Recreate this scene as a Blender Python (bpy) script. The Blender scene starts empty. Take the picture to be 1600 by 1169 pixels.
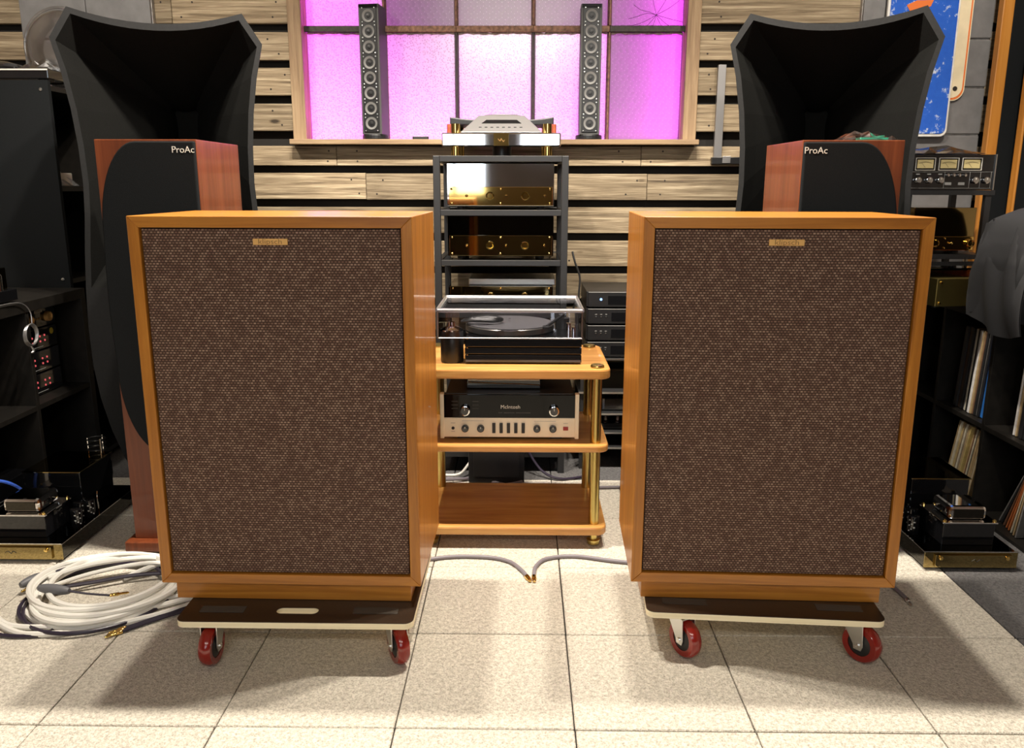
import bpy, bmesh, math, random
from mathutils import Vector, Matrix
random.seed(7)
R = math.radians
scene = bpy.context.scene
C = scene.collection

# ------------------------------------------------------------------ camera
FPX, PITCH, ROLL, YAW, HC = 1303.1, 0.2242, 0.0018, -0.0125, 1.1585
fwd = Vector((math.sin(YAW) * math.cos(PITCH), math.cos(YAW) * math.cos(PITCH), -math.sin(PITCH)))
rgt = Vector((math.cos(YAW), -math.sin(YAW), 0))
upv = rgt.cross(fwd)
r2 = rgt * math.cos(ROLL) + upv * math.sin(ROLL)
u2 = -rgt * math.sin(ROLL) + upv * math.cos(ROLL)
cd = bpy.data.cameras.new('camera')
cam = bpy.data.objects.new('camera', cd)
C.objects.link(cam)
cd.sensor_fit = 'HORIZONTAL'
cd.sensor_width = 36
cd.lens = 36 * FPX / 1600
cd.clip_start = 0.02
mw = Matrix.Identity(4)
for i, v in enumerate((r2, u2, -fwd)):
    mw[0][i], mw[1][i], mw[2][i] = v
mw[2][3] = HC
cam.matrix_world = mw
scene.camera = cam

# ------------------------------------------------------------------ world, exposure
w = bpy.data.worlds.new('world')
scene.world = w
w.use_nodes = True
w.node_tree.nodes['Background'].inputs[0].default_value = (0.75, 0.8, 0.9, 1)
w.node_tree.nodes['Background'].inputs[1].default_value = 0.12
vs = scene.view_settings
vs.view_transform = 'Standard'
vs.look = 'None'
vs.gamma = 1
vs.use_curve_mapping = False
vs.exposure = 0.0

WARM = (1.0, 0.915, 0.79)
ROW_W = 165      # ceiling spots behind the big speakers
FRONT_W = 50    # ceiling spots in front of them
WALL_W = 52     # spots washing the plank wall


# ------------------------------------------------------------------ node helpers
def new_mat(name):
    m = bpy.data.materials.new(name)
    m.use_nodes = True
    nt = m.node_tree
    return m, nt, nt.nodes['Principled BSDF']


def setp(b, col=None, rough=None, metal=None, **k):
    if col is not None:
        b.inputs['Base Color'].default_value = (*col, 1)
    if rough is not None:
        b.inputs['Roughness'].default_value = rough
    if metal is not None:
        b.inputs['Metallic'].default_value = metal
    for a, v in k.items():
        b.inputs[a.replace('_', ' ')].default_value = v


def plain(name, col, rough=0.5, metal=0.0, var=0.0, bump=0.0, scale=60, **k):
    """flat material with optional fine colour variation and relief"""
    m, nt, b = new_mat(name)
    setp(b, col, rough, metal, **k)
    if var or bump:
        tc = nt.nodes.new('ShaderNodeTexCoord')
        n = nt.nodes.new('ShaderNodeTexNoise')
        n.inputs['Scale'].default_value = scale
        n.inputs['Detail'].default_value = 4
        nt.links.new(tc.outputs['Object'], n.inputs['Vector'])
        if var:
            r = nt.nodes.new('ShaderNodeValToRGB')
            r.color_ramp.elements[0].position = 0.3
            r.color_ramp.elements[1].position = 0.7
            r.color_ramp.elements[0].color = (*[c * (1 - var) for c in col], 1)
            r.color_ramp.elements[1].color = (*[min(1, c * (1 + var)) for c in col], 1)
            nt.links.new(n.outputs['Fac'], r.inputs[0])
            nt.links.new(r.outputs[0], b.inputs['Base Color'])
        if bump:
            bp = nt.nodes.new('ShaderNodeBump')
            bp.inputs['Strength'].default_value = bump
            bp.inputs['Distance'].default_value = 0.002
            nt.links.new(n.outputs['Fac'], bp.inputs['Height'])
            nt.links.new(bp.outputs[0], b.inputs['Normal'])
    return m


def wood(name, cols, grain=(2, 60, 60), rough=0.4, knots=False, rand=True, bump=0.1, rv=0.35, coat=0.0, fine=False):
    """stretched-noise wood: grain = noise scale along x, y, z; small = the grain runs that way"""
    m, nt, b = new_mat(name)
    N = nt.nodes.new
    L = nt.links.new
    setp(b, None, rough)
    b.inputs['Coat Weight'].default_value = coat
    tc = N('ShaderNodeTexCoord')
    src = tc.outputs['Object']
    if rand:
        oi = N('ShaderNodeObjectInfo')
        ad = N('ShaderNodeVectorMath'); ad.operation = 'MULTIPLY_ADD'
        cx = N('ShaderNodeCombineXYZ')
        for i in range(3):
            L(oi.outputs['Random'], cx.inputs[i])
        L(cx.outputs[0], ad.inputs[0])
        ad.inputs[1].default_value = (37, 23, 51)
        L(src, ad.inputs[2])
        src = ad.outputs[0]
    mp = N('ShaderNodeMapping')
    mp.inputs['Scale'].default_value = grain
    L(src, mp.inputs['Vector'])
    n1 = N('ShaderNodeTexNoise'); n1.inputs['Scale'].default_value = 1.0; n1.inputs['Detail'].default_value = 6
    n1.inputs['Roughness'].default_value = 0.65; n1.inputs['Distortion'].default_value = 0.6
    L(mp.outputs[0], n1.inputs['Vector'])
    fac = n1.outputs['Fac']
    if fine:
        mf = N('ShaderNodeMapping'); mf.inputs['Scale'].default_value = (7, 200, 260)
        L(src, mf.inputs['Vector'])
        n2 = N('ShaderNodeTexNoise'); n2.inputs['Scale'].default_value = 1.0; n2.inputs['Detail'].default_value = 4
        L(mf.outputs[0], n2.inputs['Vector'])
        mm = N('ShaderNodeMath'); mm.operation = 'MULTIPLY_ADD'; mm.inputs[1].default_value = 0.55
        L(n2.outputs['Fac'], mm.inputs[0]); L(fac, mm.inputs[2])
        ms = N('ShaderNodeMath'); ms.operation = 'SUBTRACT'; ms.inputs[1].default_value = 0.275
        L(mm.outputs[0], ms.inputs[0])
        fac = ms.outputs[0]
    if knots:
        mk = N('ShaderNodeMapping'); mk.inputs['Scale'].default_value = (2.2, 1, 5.5)
        L(src, mk.inputs['Vector'])
        vo = N('ShaderNodeTexVoronoi'); vo.inputs['Scale'].default_value = 1.3
        L(mk.outputs[0], vo.inputs['Vector'])
        kr = N('ShaderNodeValToRGB')
        kr.color_ramp.elements[0].position = 0.02; kr.color_ramp.elements[0].color = (0.42, 0.42, 0.42, 1)
        kr.color_ramp.elements[1].position = 0.085; kr.color_ramp.elements[1].color = (0, 0, 0, 1)
        L(vo.outputs['Distance'], kr.inputs[0])
        sb = N('ShaderNodeMath'); sb.operation = 'SUBTRACT'
        L(fac, sb.inputs[0]); L(kr.outputs[0], sb.inputs[1])
        fac = sb.outputs[0]
    rp = N('ShaderNodeValToRGB')
    els = rp.color_ramp.elements
    while len(els) < len(cols):
        els.new(0.5)
    for i, c in enumerate(cols):
        els[i].position = 0.22 + 0.56 * i / (len(cols) - 1)
        els[i].color = (*c, 1)
    L(fac, rp.inputs[0])
    col = rp.outputs[0]
    if rand and rv:
        hv = N('ShaderNodeHueSaturation')
        mr = N('ShaderNodeMapRange'); mr.inputs[3].default_value = 1 - rv; mr.inputs[4].default_value = 1 + rv
        L(oi.outputs['Random'], mr.inputs[0]); L(mr.outputs[0], hv.inputs['Value'])
        L(col, hv.inputs['Color'])
        col = hv.outputs[0]
    L(col, b.inputs['Base Color'])
    bp = N('ShaderNodeBump'); bp.inputs['Strength'].default_value = bump; bp.inputs['Distance'].default_value = 0.003
    L(fac, bp.inputs['Height']); L(bp.outputs[0], b.inputs['Normal'])
    return m


def carpet(name, a, bcol):
    m, nt, b = new_mat(name)
    N = nt.nodes.new; L = nt.links.new
    setp(b, None, 0.95)
    b.inputs['Specular IOR Level'].default_value = 0.1
    tc = N('ShaderNodeTexCoord')
    oi = N('ShaderNodeObjectInfo')
    v = N('ShaderNodeTexVoronoi'); v.inputs['Scale'].default_value = 240
    n = N('ShaderNodeTexNoise'); n.inputs['Scale'].default_value = 95; n.inputs['Detail'].default_value = 3
    L(tc.outputs['Object'], v.inputs['Vector']); L(tc.outputs['Object'], n.inputs['Vector'])
    mx = N('ShaderNodeMath'); mx.operation = 'MULTIPLY_ADD'; mx.inputs[1].default_value = 0.55
    L(v.outputs['Distance'], mx.inputs[0]); L(n.outputs['Fac'], mx.inputs[2])
    rp = N('ShaderNodeValToRGB')
    rp.color_ramp.elements[0].position = 0.35; rp.color_ramp.elements[0].color = (*bcol, 1)
    rp.color_ramp.elements[1].position = 1.0; rp.color_ramp.elements[1].color = (*a, 1)
    L(mx.outputs[0], rp.inputs[0])
    hv = N('ShaderNodeHueSaturation')
    mr = N('ShaderNodeMapRange'); mr.inputs[3].default_value = 0.94; mr.inputs[4].default_value = 1.06
    L(oi.outputs['Random'], mr.inputs[0]); L(mr.outputs[0], hv.inputs['Value']); L(rp.outputs[0], hv.inputs['Color'])
    L(hv.outputs[0], b.inputs['Base Color'])
    bp = N('ShaderNodeBump'); bp.inputs['Strength'].default_value = 0.7; bp.inputs['Distance'].default_value = 0.004
    L(mx.outputs[0], bp.inputs['Height']); L(bp.outputs[0], b.inputs['Normal'])
    return m


def grille_mat():
    """basket-woven brown cloth: staggered light threads over dark brown"""
    m, nt, b = new_mat('grille_weave')
    N = nt.nodes.new; L = nt.links.new
    setp(b, None, 0.8)
    b.inputs['Specular IOR Level'].default_value = 0.2
    tc = N('ShaderNodeTexCoord')
    sp = N('ShaderNodeSeparateXYZ'); L(tc.outputs['Object'], sp.inputs[0])
    cx = N('ShaderNodeCombineXYZ'); L(sp.outputs['X'], cx.inputs[0]); L(sp.outputs['Z'], cx.inputs[1])
    br = N('ShaderNodeTexBrick')
    br.inputs['Scale'].default_value = 1.0
    br.inputs['Brick Width'].default_value = 0.0082
    br.inputs['Row Height'].default_value = 0.0060
    br.inputs['Mortar Size'].default_value = 0.0029
    br.inputs['Mortar Smooth'].default_value = 1.0
    br.inputs['Bias'].default_value = -0.25
    br.inputs['Color1'].default_value = (0.205, 0.120, 0.086, 1)
    br.inputs['Color2'].default_value = (0.50, 0.34, 0.25, 1)
    br.inputs['Mortar'].default_value = (0.048, 0.025, 0.018, 1)
    L(cx.outputs[0], br.inputs['Vector'])
    L(br.outputs['Color'], b.inputs['Base Color'])
    bp = N('ShaderNodeBump'); bp.inputs['Strength'].default_value = 0.6; bp.inputs['Distance'].default_value = 0.002
    bp.invert = True
    L(br.outputs['Fac'], bp.inputs['Height']); L(bp.outputs[0], b.inputs['Normal'])
    return m


def pane_mat(name, hexa, scale, dark=1.0):
    """frosted patterned glass: light scatters through it from the LED strips behind"""
    m, nt, b = new_mat(name)
    N = nt.nodes.new; L = nt.links.new
    out = nt.nodes['Material Output']
    tc = N('ShaderNodeTexCoord')
    if hexa:
        # distance to the nearest point of a hexagonal lattice
        sp = N('ShaderNodeSeparateXYZ'); L(tc.outputs['Object'], sp.inputs[0])
        ds = []
        for off in (100.0, 100.5):
            cb = N('ShaderNodeCombineXYZ')
            for ax, k, per in (('X', 0, 1.0), ('Z', 1, 1.7320508)):
                ma = N('ShaderNodeMath'); ma.operation = 'MULTIPLY_ADD'
                ma.inputs[1].default_value = scale / per; ma.inputs[2].default_value = off
                L(sp.outputs[ax], ma.inputs[0])
                fr = N('ShaderNodeMath'); fr.operation = 'FRACT'; L(ma.outputs[0], fr.inputs[0])
                sb = N('ShaderNodeMath'); sb.operation = 'SUBTRACT'; sb.inputs[1].default_value = 0.5; L(fr.outputs[0], sb.inputs[0])
                ml_ = N('ShaderNodeMath'); ml_.operation = 'MULTIPLY'; ml_.inputs[1].default_value = per; L(sb.outputs[0], ml_.inputs[0])
                L(ml_.outputs[0], cb.inputs[k])
            ln = N('ShaderNodeVectorMath'); ln.operation = 'LENGTH'; L(cb.outputs[0], ln.inputs[0])
            ds.append(ln.outputs['Value'])
        v = N('ShaderNodeMath'); v.operation = 'MINIMUM'
        L(ds[0], v.inputs[0]); L(ds[1], v.inputs[1])
        dist = v.outputs[0]
    else:
        v = N('ShaderNodeTexVoronoi'); v.inputs['Scale'].default_value = scale
        L(tc.outputs['Object'], v.inputs['Vector'])
        dist = v.outputs['Distance']
    bp = N('ShaderNodeBump'); bp.inputs['Strength'].default_value = 0.9; bp.inputs['Distance'].default_value = 0.003
    L(dist, bp.inputs['Height'])
    rp = N('ShaderNodeValToRGB')
    rp.color_ramp.elements[0].position = 0.0 if not hexa else 0.54
    lo = 0.50 if hexa else 0.50
    rp.color_ramp.elements[0].color = (lo * dark, lo * dark, lo * dark, 1)
    rp.color_ramp.elements[1].position = 0.45 if hexa else 0.5
    rp.color_ramp.elements[1].color = (0.92 * dark, 0.93 * dark, 0.92 * dark, 1)
    L(dist, rp.inputs[0])
    tr = N('ShaderNodeBsdfTranslucent'); L(rp.outputs[0], tr.inputs[0])
    L(rp.outputs[0], b.inputs['Base Color'])
    setp(b, None, 0.25)
    L(bp.outputs[0], b.inputs['Normal']); L(bp.outputs[0], tr.inputs['Normal'])
    mx = N('ShaderNodeMixShader'); mx.inputs[0].default_value = 0.8
    L(b.outputs[0], mx.inputs[1]); L(tr.outputs[0], mx.inputs[2])
    L(mx.outputs[0], out.inputs[0])
    return m


def enamel_mat():
    """chipped blue enamel: pale rust-edged wear spots"""
    m, nt, b = new_mat('blue_enamel')
    N = nt.nodes.new; L = nt.links.new
    setp(b, None, 0.25)
    tc = N('ShaderNodeTexCoord')
    n = N('ShaderNodeTexNoise'); n.inputs['Scale'].default_value = 22; n.inputs['Detail'].default_value = 7
    n.inputs['Roughness'].default_value = 0.7
    L(tc.outputs['Object'], n.inputs['Vector'])
    rp = N('ShaderNodeValToRGB')
    e = rp.color_ramp.elements
    e[0].position = 0.0; e[0].color = (0.02, 0.09, 0.50, 1)
    e[1].position = 0.57; e[1].color = (0.03, 0.13, 0.60, 1)
    x = e.new(0.62); x.color = (0.45, 0.55, 0.80, 1)
    x = e.new(0.70); x.color = (0.75, 0.74, 0.72, 1)
    L(n.outputs['Fac'], rp.inputs[0]); L(rp.outputs[0], b.inputs['Base Color'])
    return m


def emis(name, col, s):
    m, nt, b = new_mat(name)
    setp(b, (0, 0, 0), 0.5)
    b.inputs['Emission Color'].default_value = (*col, 1)
    b.inputs['Emission Strength'].default_value = s
    return m


def clear_mat(name, tint=(0.97, 0.96, 1.0), refl=0.12, rough=0.03):
    """thin clear plastic: mostly see-through with a fresnel gloss"""
    m, nt, b = new_mat(name)
    N = nt.nodes.new; L = nt.links.new
    nt.nodes.remove(b)
    t = N('ShaderNodeBsdfTransparent'); t.inputs[0].default_value = (*tint, 1)
    g = N('ShaderNodeBsdfGlossy'); g.inputs['Roughness'].default_value = rough
    fr = N('ShaderNodeFresnel'); fr.inputs[0].default_value = 1.5
    ad = N('ShaderNodeMath'); ad.operation = 'ADD'; ad.use_clamp = True; ad.inputs[1].default_value = refl
    L(fr.outputs[0], ad.inputs[0])
    mx = N('ShaderNodeMixShader')
    L(ad.outputs[0], mx.inputs[0]); L(t.outputs[0], mx.inputs[1]); L(g.outputs[0], mx.inputs[2])
    L(mx.outputs[0], nt.nodes['Material Output'].inputs[0])
    return m


M = {}
WAL = [(0.23, 0.072, 0.006), (0.42, 0.155, 0.016), (0.60, 0.255, 0.034)]
M['walnut_v'] = wood('walnut_upright_grain', WAL, (45, 45, 2.2), 0.38, rand=False, coat=0.15)
M['walnut_h'] = wood('walnut_level_grain', WAL, (2.2, 45, 45), 0.38, rand=False, coat=0.15)
ROS = [(0.085, 0.019, 0.006), (0.160, 0.038, 0.012), (0.24, 0.064, 0.020)]
M['rosewood'] = wood('rosewood_veneer', ROS, (40, 40, 1.6), 0.35, rand=False, coat=0.2)
M['bamboo'] = wood('bamboo_board', [(0.36, 0.14, 0.028), (0.58, 0.27, 0.068), (0.76, 0.44, 0.14)], (2.4, 26, 40), 0.35, rand=True, rv=0.08, coat=0.2)
M['plank'] = wood('weathered_plank', [(0.045, 0.030, 0.018), (0.20, 0.148, 0.090), (0.34, 0.265, 0.170), (0.58, 0.48, 0.33)], (2.2, 40, 60), 0.85, knots=True, bump=0.8, rv=0.22, fine=True)
M['frame_wood'] = wood('window_frame_wood', [(0.13, 0.075, 0.038), (0.29, 0.19, 0.105), (0.43, 0.31, 0.18)], (40, 40, 2.5), 0.7, bump=0.3, rv=0.08)
M['sill_wood'] = wood('window_sill_wood', [(0.13, 0.075, 0.038), (0.29, 0.19, 0.105), (0.43, 0.31, 0.18)], (2.5, 40, 40), 0.7, bump=0.3, rv=0.08)
M['orange_wood'] = wood('orange_oak_rail', [(0.34, 0.125, 0.018), (0.50, 0.20, 0.03), (0.58, 0.26, 0.05)], (40, 40, 1.5), 0.4, rand=False)
M['burgundy'] = wood('burgundy_wood', [(0.15, 0.030, 0.014), (0.26, 0.06, 0.026), (0.36, 0.09, 0.04)], (3, 40, 40), 0.3, rand=False, coat=0.4)
M['blackwood'] = plain('black_brown_laminate', (0.010, 0.0085, 0.007), 0.5, var=0.3, scale=30, Specular_IOR_Level=0.3)
M['steel'] = plain('rusted_steel_bar', (0.20, 0.105, 0.065), 0.6, 0.3, var=0.5, bump=0.3, scale=70)
M['steel_dark'] = plain('dark_glazing_bar', (0.035, 0.026, 0.02), 0.5, 0.3, var=0.5, bump=0.4, scale=70)
M['putty'] = plain('old_putty_bead', (0.42, 0.36, 0.30), 0.7, var=0.4, bump=0.5, scale=120)
M['grille'] = grille_mat()
M['carpet'] = carpet('beige_carpet', (0.69, 0.64, 0.55), (0.31, 0.28, 0.23))
M['carpet_grey'] = carpet('grey_carpet', (0.135, 0.13, 0.13), (0.055, 0.053, 0.055))
M['floor_base'] = plain('dark_subfloor', (0.02, 0.018, 0.016), 0.9)
M['pane_fine'] = pane_mat('hammered_glass', False, 120)
M['pane_hex'] = pane_mat('hexagon_glass', True, 37)
M['pane_hex_grey'] = pane_mat('grey_hexagon_glass', True, 37, 1.0)
M['black'] = plain('black_paint', (0.014, 0.014, 0.014), 0.45)
M['rackblack'] = plain('black_powder_coat', (0.018, 0.018, 0.019), 0.45)
M['gloss'] = plain('gloss_black', (0.006, 0.006, 0.007), 0.08, Coat_Weight=0.6)
M['satin'] = plain('satin_black', (0.011, 0.011, 0.012), 0.38)
M['glassblack'] = plain('black_glass_panel', (0.004, 0.004, 0.004), 0.06, Specular_IOR_Level=0.25)
M['foam'] = plain('charcoal_flocking', (0.0065, 0.0065, 0.006), 0.85, var=0.25, bump=0.2, scale=260, Specular_IOR_Level=0.1)
M['foamrim'] = plain('charcoal_rim', (0.0125, 0.0125, 0.0128), 0.7, var=0.15, scale=100, Specular_IOR_Level=0.2)
M['cloth'] = plain('black_speaker_cloth', (0.0085, 0.0096, 0.0105), 0.9, var=0.25, bump=0.3, scale=500, Specular_IOR_Level=0.15)
M['chrome'] = plain('polished_chrome', (0.86, 0.85, 0.84), 0.035, 1.0)
M['chrome_soft'] = plain('zinc_steel', (0.66, 0.67, 0.66), 0.28, 1.0)
M['smoke'] = plain('smoked_mirror_black', (0.055, 0.05, 0.04), 0.04, 1.0)
M['gold'] = plain('polished_gold', (0.86, 0.60, 0.19), 0.05, 1.0)
M['gold_dark'] = plain('bronze_mirror', (0.34, 0.26, 0.11), 0.05, 1.0)
M['brass'] = plain('brushed_brass', (0.58, 0.46, 0.16), 0.3, 1.0)
M['badge'] = plain('gold_badge', (0.85, 0.50, 0.17), 0.42, 0.45)
M['badge_dark'] = plain('badge_letters', (0.36, 0.19, 0.06), 0.4, 0.3)
M['silver'] = plain('silver_aluminium', (0.36, 0.35, 0.35), 0.38, 0.8)
M['champagne'] = plain('champagne_aluminium', (0.93, 0.85, 0.66), 0.45, 0.15)
M['cream'] = plain('cream_enamel', (0.80, 0.68, 0.46), 0.4, var=0.12, scale=12)
M['white_print'] = plain('white_print', (0.75, 0.72, 0.65), 0.5)
M['grey_print'] = plain('grey_print', (0.30, 0.30, 0.29), 0.5)
M['dim_print'] = plain('dim_print', (0.09, 0.09, 0.09), 0.5)
M['orange_enamel'] = plain('orange_enamel', (0.80, 0.20, 0.05), 0.3)
M['white_enamel'] = plain('white_enamel', (0.78, 0.76, 0.72), 0.3, var=0.15, scale=25)
M['enamel'] = enamel_mat()
M['greypaint'] = plain('grey_block_paint', (0.175, 0.17, 0.17), 0.55, var=0.12, bump=0.35, scale=22)
M['mortar'] = plain('pale_mortar', (0.42, 0.40, 0.38), 0.8, var=0.3, scale=50)
M['ply'] = wood('birch_ply_edge', [(0.74, 0.62, 0.40), (0.86, 0.77, 0.53), (0.92, 0.85, 0.64)], (3, 3, 320), 0.6, rand=False, bump=0.05)
M['dolly'] = plain('brown_phenolic_film', (0.032, 0.020, 0.013), 0.3, var=0.2, scale=200)
M['red'] = plain('red_polyurethane', (0.24, 0.012, 0.007), 0.18, Coat_Weight=0.5)
M['strap'] = plain('grip_tape', (0.075, 0.062, 0.048), 0.8)
M['wcable'] = plain('white_cable_jacket', (0.80, 0.78, 0.72), 0.4)
M['bcable'] = plain('black_purple_cable', (0.025, 0.018, 0.035), 0.35)
M['gcable'] = plain('grey_cable_jacket', (0.20, 0.18, 0.20), 0.4)
M['bluecable'] = plain('blue_cable_jacket', (0.06, 0.16, 0.75), 0.4)
M['sleeve_grey'] = plain('grey_rubber_sleeve', (0.13, 0.13, 0.14), 0.5)
M['acrylic'] = clear_mat('clear_acrylic', (0.985, 0.98, 0.995), 0.03, 0.02)
M['acrylic_edge'] = clear_mat('acrylic_edge', (0.88, 0.85, 0.97), 0.28, 0.35)
M['film'] = clear_mat('clear_plastic_film', (0.95, 0.95, 0.95), 0.25, 0.2)
M['glass_tube'] = clear_mat('tube_glass', (0.9, 0.88, 0.82), 0.12, 0.02)
M['platter'] = plain('grey_platter_mat', (0.060, 0.058, 0.062), 0.55)
M['platter_rim'] = plain('platter_rim', (0.15, 0.145, 0.13), 0.3, 0.8)
M['cone'] = plain('grey_driver_cone', (0.15, 0.147, 0.142), 0.45)
M['array_grey'] = plain('grey_array_housing', (0.055, 0.054, 0.053), 0.5)
M['bag'] = plain('black_nylon_cover', (0.020, 0.020, 0.0215), 0.6, bump=0.35, scale=9, Specular_IOR_Level=0.3)
M['meter_face'] = plain('meter_face', (0.56, 0.46, 0.22), 0.5)
M['led_red'] = emis('red_led', (1.0, 0.14, 0.15), 0.7)
M['led_blue'] = emis('blue_led', (0.25, 0.45, 1.0), 3.0)
M['yellow'] = plain('yellow_sticker', (0.72, 0.55, 0.05), 0.5)
M['paper'] = plain('white_paper', (0.66, 0.62, 0.54), 0.7)
M['green_card'] = plain('green_card', (0.03, 0.32, 0.20), 0.5)
M['wallboard'] = plain('dark_batten_board', (0.012, 0.010, 0.008), 0.9)
M['plaster'] = plain('grey_brown_plaster', (0.33, 0.27, 0.22), 0.8, var=0.1, scale=3)
M['ceiling'] = plain('pale_ceiling', (0.62, 0.57, 0.50), 0.85)
M['lightbox'] = plain('grey_box_lining', (0.34, 0.34, 0.34), 0.8)
M['daylight'] = emis('daylight_pane', (0.85, 0.93, 1.0), 6.0)
M['caps_white'] = plain('capacitor_print', (0.6, 0.6, 0.58), 0.4)
M['red_button'] = plain('red_button', (0.35, 0.03, 0.025), 0.3)
M['nail'] = plain('rusty_nail', (0.02, 0.013, 0.009), 0.7)


# ------------------------------------------------------------------ mesh helpers
class MB:
    def __init__(s):
        s.v = []; s.f = []

    def add(s, vs, fs):
        o = len(s.v)
        s.v += [tuple(p) for p in vs]
        s.f += [tuple(i + o for i in f) for f in fs]
        return s

    def box(s, x0, x1, y0, y1, z0, z1):
        return s.add([(x0, y0, z0), (x1, y0, z0), (x1, y1, z0), (x0, y1, z0), (x0, y0, z1), (x1, y0, z1), (x1, y1, z1), (x0, y1, z1)],
                     [(0, 3, 2, 1), (4, 5, 6, 7), (0, 1, 5, 4), (1, 2, 6, 5), (2, 3, 7, 6), (3, 0, 4, 7)])

    def prism(s, pts, axis, a, b):
        """polygon (list of 2-D points, counter-clockwise) extruded along axis from a to b"""
        n = len(pts)

        def P(p, t):
            if axis == 'y':
                return (p[0], t, p[1])
            if axis == 'z':
                return (p[0], p[1], t)
            return (t, p[0], p[1])
        vs = [P(p, a) for p in pts] + [P(p, b) for p in pts]
        fs = [tuple(range(n)), tuple(range(2 * n - 1, n - 1, -1))]
        for i in range(n):
            j = (i + 1) % n
            fs.append((i, i + n, j + n, j))
        return s.add(vs, fs)

    def cyl(s, c, r, h, axis='z', n=24, r2=None):
        r2 = r if r2 is None else r2
        vs = []
        for t, rr in ((0, r), (h, r2)):
            for i in range(n):
                a = 2 * math.pi * i / n
                p, q = rr * math.cos(a), rr * math.sin(a)
                if axis == 'z':
                    vs.append((c[0] + p, c[1] + q, c[2] + t))
                elif axis == 'y':
                    vs.append((c[0] + p, c[1] + t, c[2] + q))
                else:
                    vs.append((c[0] + t, c[1] + p, c[2] + q))
        fs = [tuple(range(n)), tuple(range(n, 2 * n))] + [(i, (i + 1) % n, n + (i + 1) % n, n + i) for i in range(n)]
        return s.add(vs, fs)

    def lathe(s, prof, c=(0, 0, 0), axis='z', n=32, closed=False):
        """profile = list of (radius, along-axis)"""
        vs = []
        for r, t in prof:
            for i in range(n):
                a = 2 * math.pi * i / n
                p, q = r * math.cos(a), r * math.sin(a)
                if axis == 'z':
                    vs.append((c[0] + p, c[1] + q, c[2] + t))
                elif axis == 'y':
                    vs.append((c[0] + p, c[1] + t, c[2] + q))
                else:
                    vs.append((c[0] + t, c[1] + p, c[2] + q))
        fs = []
        k = len(prof)
        for j in range(k if closed else k - 1):
            j2 = (j + 1) % k
            for i in range(n):
                fs.append((j * n + i, j * n + (i + 1) % n, j2 * n + (i + 1) % n, j2 * n + i))
        if not closed:
            fs.append(tuple(range(n)))
            fs.append(tuple(range((k - 1) * n, k * n)))
        return s.add(vs, fs)

    def tube(s, path, r, n=10, sub=6, closed=False):
        """round tube along a smoothed path"""
        P = [Vector(p) for p in path]
        pts = []
        m = len(P)
        rng = range(m) if closed else range(m - 1)
        for i in rng:
            p0 = P[(i - 1) % m] if closed or i > 0 else P[0]
            p1 = P[i]; p2 = P[(i + 1) % m]
            p3 = P[(i + 2) % m] if closed or i + 2 < m else P[-1]
            for k in range(sub):
                t = k / sub
                pts.append(0.5 * ((2 * p1) + (p2 - p0) * t + (2 * p0 - 5 * p1 + 4 * p2 - p3) * t * t + (3 * p1 - p0 - 3 * p2 + p3) * t ** 3))
        if not closed:
            pts.append(P[-1])
        k = len(pts)
        vs = []
        up = Vector((0.13, 0.21, 0.97))
        for i, p in enumerate(pts):
            if closed:
                d = pts[(i + 1) % k] - pts[i - 1]
            else:
                d = pts[min(i + 1, k - 1)] - pts[max(i - 1, 0)]
            d = d.normalized() if d.length > 1e-9 else Vector((1, 0, 0))
            a = d.cross(up)
            if a.length < 1e-3:
                a = d.cross(Vector((1, 0, 0)))
            a.normalize()
            b = d.cross(a)
            up = -b if (-b).dot(up) > 0 else b
            rr = r(i / (k - 1)) if callable(r) else r
            for j in range(n):
                t = 2 * math.pi * j / n
                vs.append(p + a * (rr * math.cos(t)) + b * (rr * math.sin(t)))
        fs = []
        for i in range(k if closed else k - 1):
            i2 = (i + 1) % k
            for j in range(n):
                fs.append((i * n + j, i * n + (j + 1) % n, i2 * n + (j + 1) % n, i2 * n + j))
        if not closed:
            fs.append(tuple(range(n))); fs.append(tuple(range((k - 1) * n, k * n)))
        return s.add(vs, fs)

    def build(s, name, mat, parent=None, bevel=0.0, smooth=False, seg=2):
        bm = bmesh.new()
        vs = [bm.verts.new(p) for p in s.v]
        for f in s.f:
            try:
                bm.faces.new([vs[i] for i in f])
            except ValueError:
                pass
        bmesh.ops.recalc_face_normals(bm, faces=bm.faces)
        if bevel:
            ed = [e for e in bm.edges if len(e.link_faces) == 2 and e.calc_face_angle(0) > 0.6]
            bmesh.ops.bevel(bm, geom=ed, offset=bevel, segments=seg, affect='EDGES', profile=0.5, clamp_overlap=True)
        me = bpy.data.meshes.new(name)
        if smooth:
            for f in bm.faces:
                f.smooth = True
            for e in bm.edges:
                if len(e.link_faces) == 2 and e.calc_face_angle(0) > 0.7:
                    e.smooth = False
        bm.to_mesh(me)
        bm.free()
        me.materials.append(M[mat] if isinstance(mat, str) else mat)
        o = bpy.data.objects.new(name, me)
        C.objects.link(o)
        if parent is not None:
            o.parent = parent
        return o


def box(*a):
    return MB().box(*a)


def tag(o, label, cat, group=None):
    o['label'] = label
    o['category'] = cat
    if group:
        o['group'] = group
    return o


def thing(name, label, cat, loc=(0, 0, 0), rz=0.0, group=None):
    o = bpy.data.objects.new(name, None)
    o.empty_display_size = 0.05
    C.objects.link(o)
    o.location = loc
    o.rotation_euler = (0, 0, rz)
    return tag(o, label, cat, group)


def struct(o):
    o['kind'] = 'structure'
    return o


def sempty(name, loc=(0, 0, 0)):
    o = bpy.data.objects.new(name, None)
    C.objects.link(o)
    o.location = loc
    return struct(o)


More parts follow.
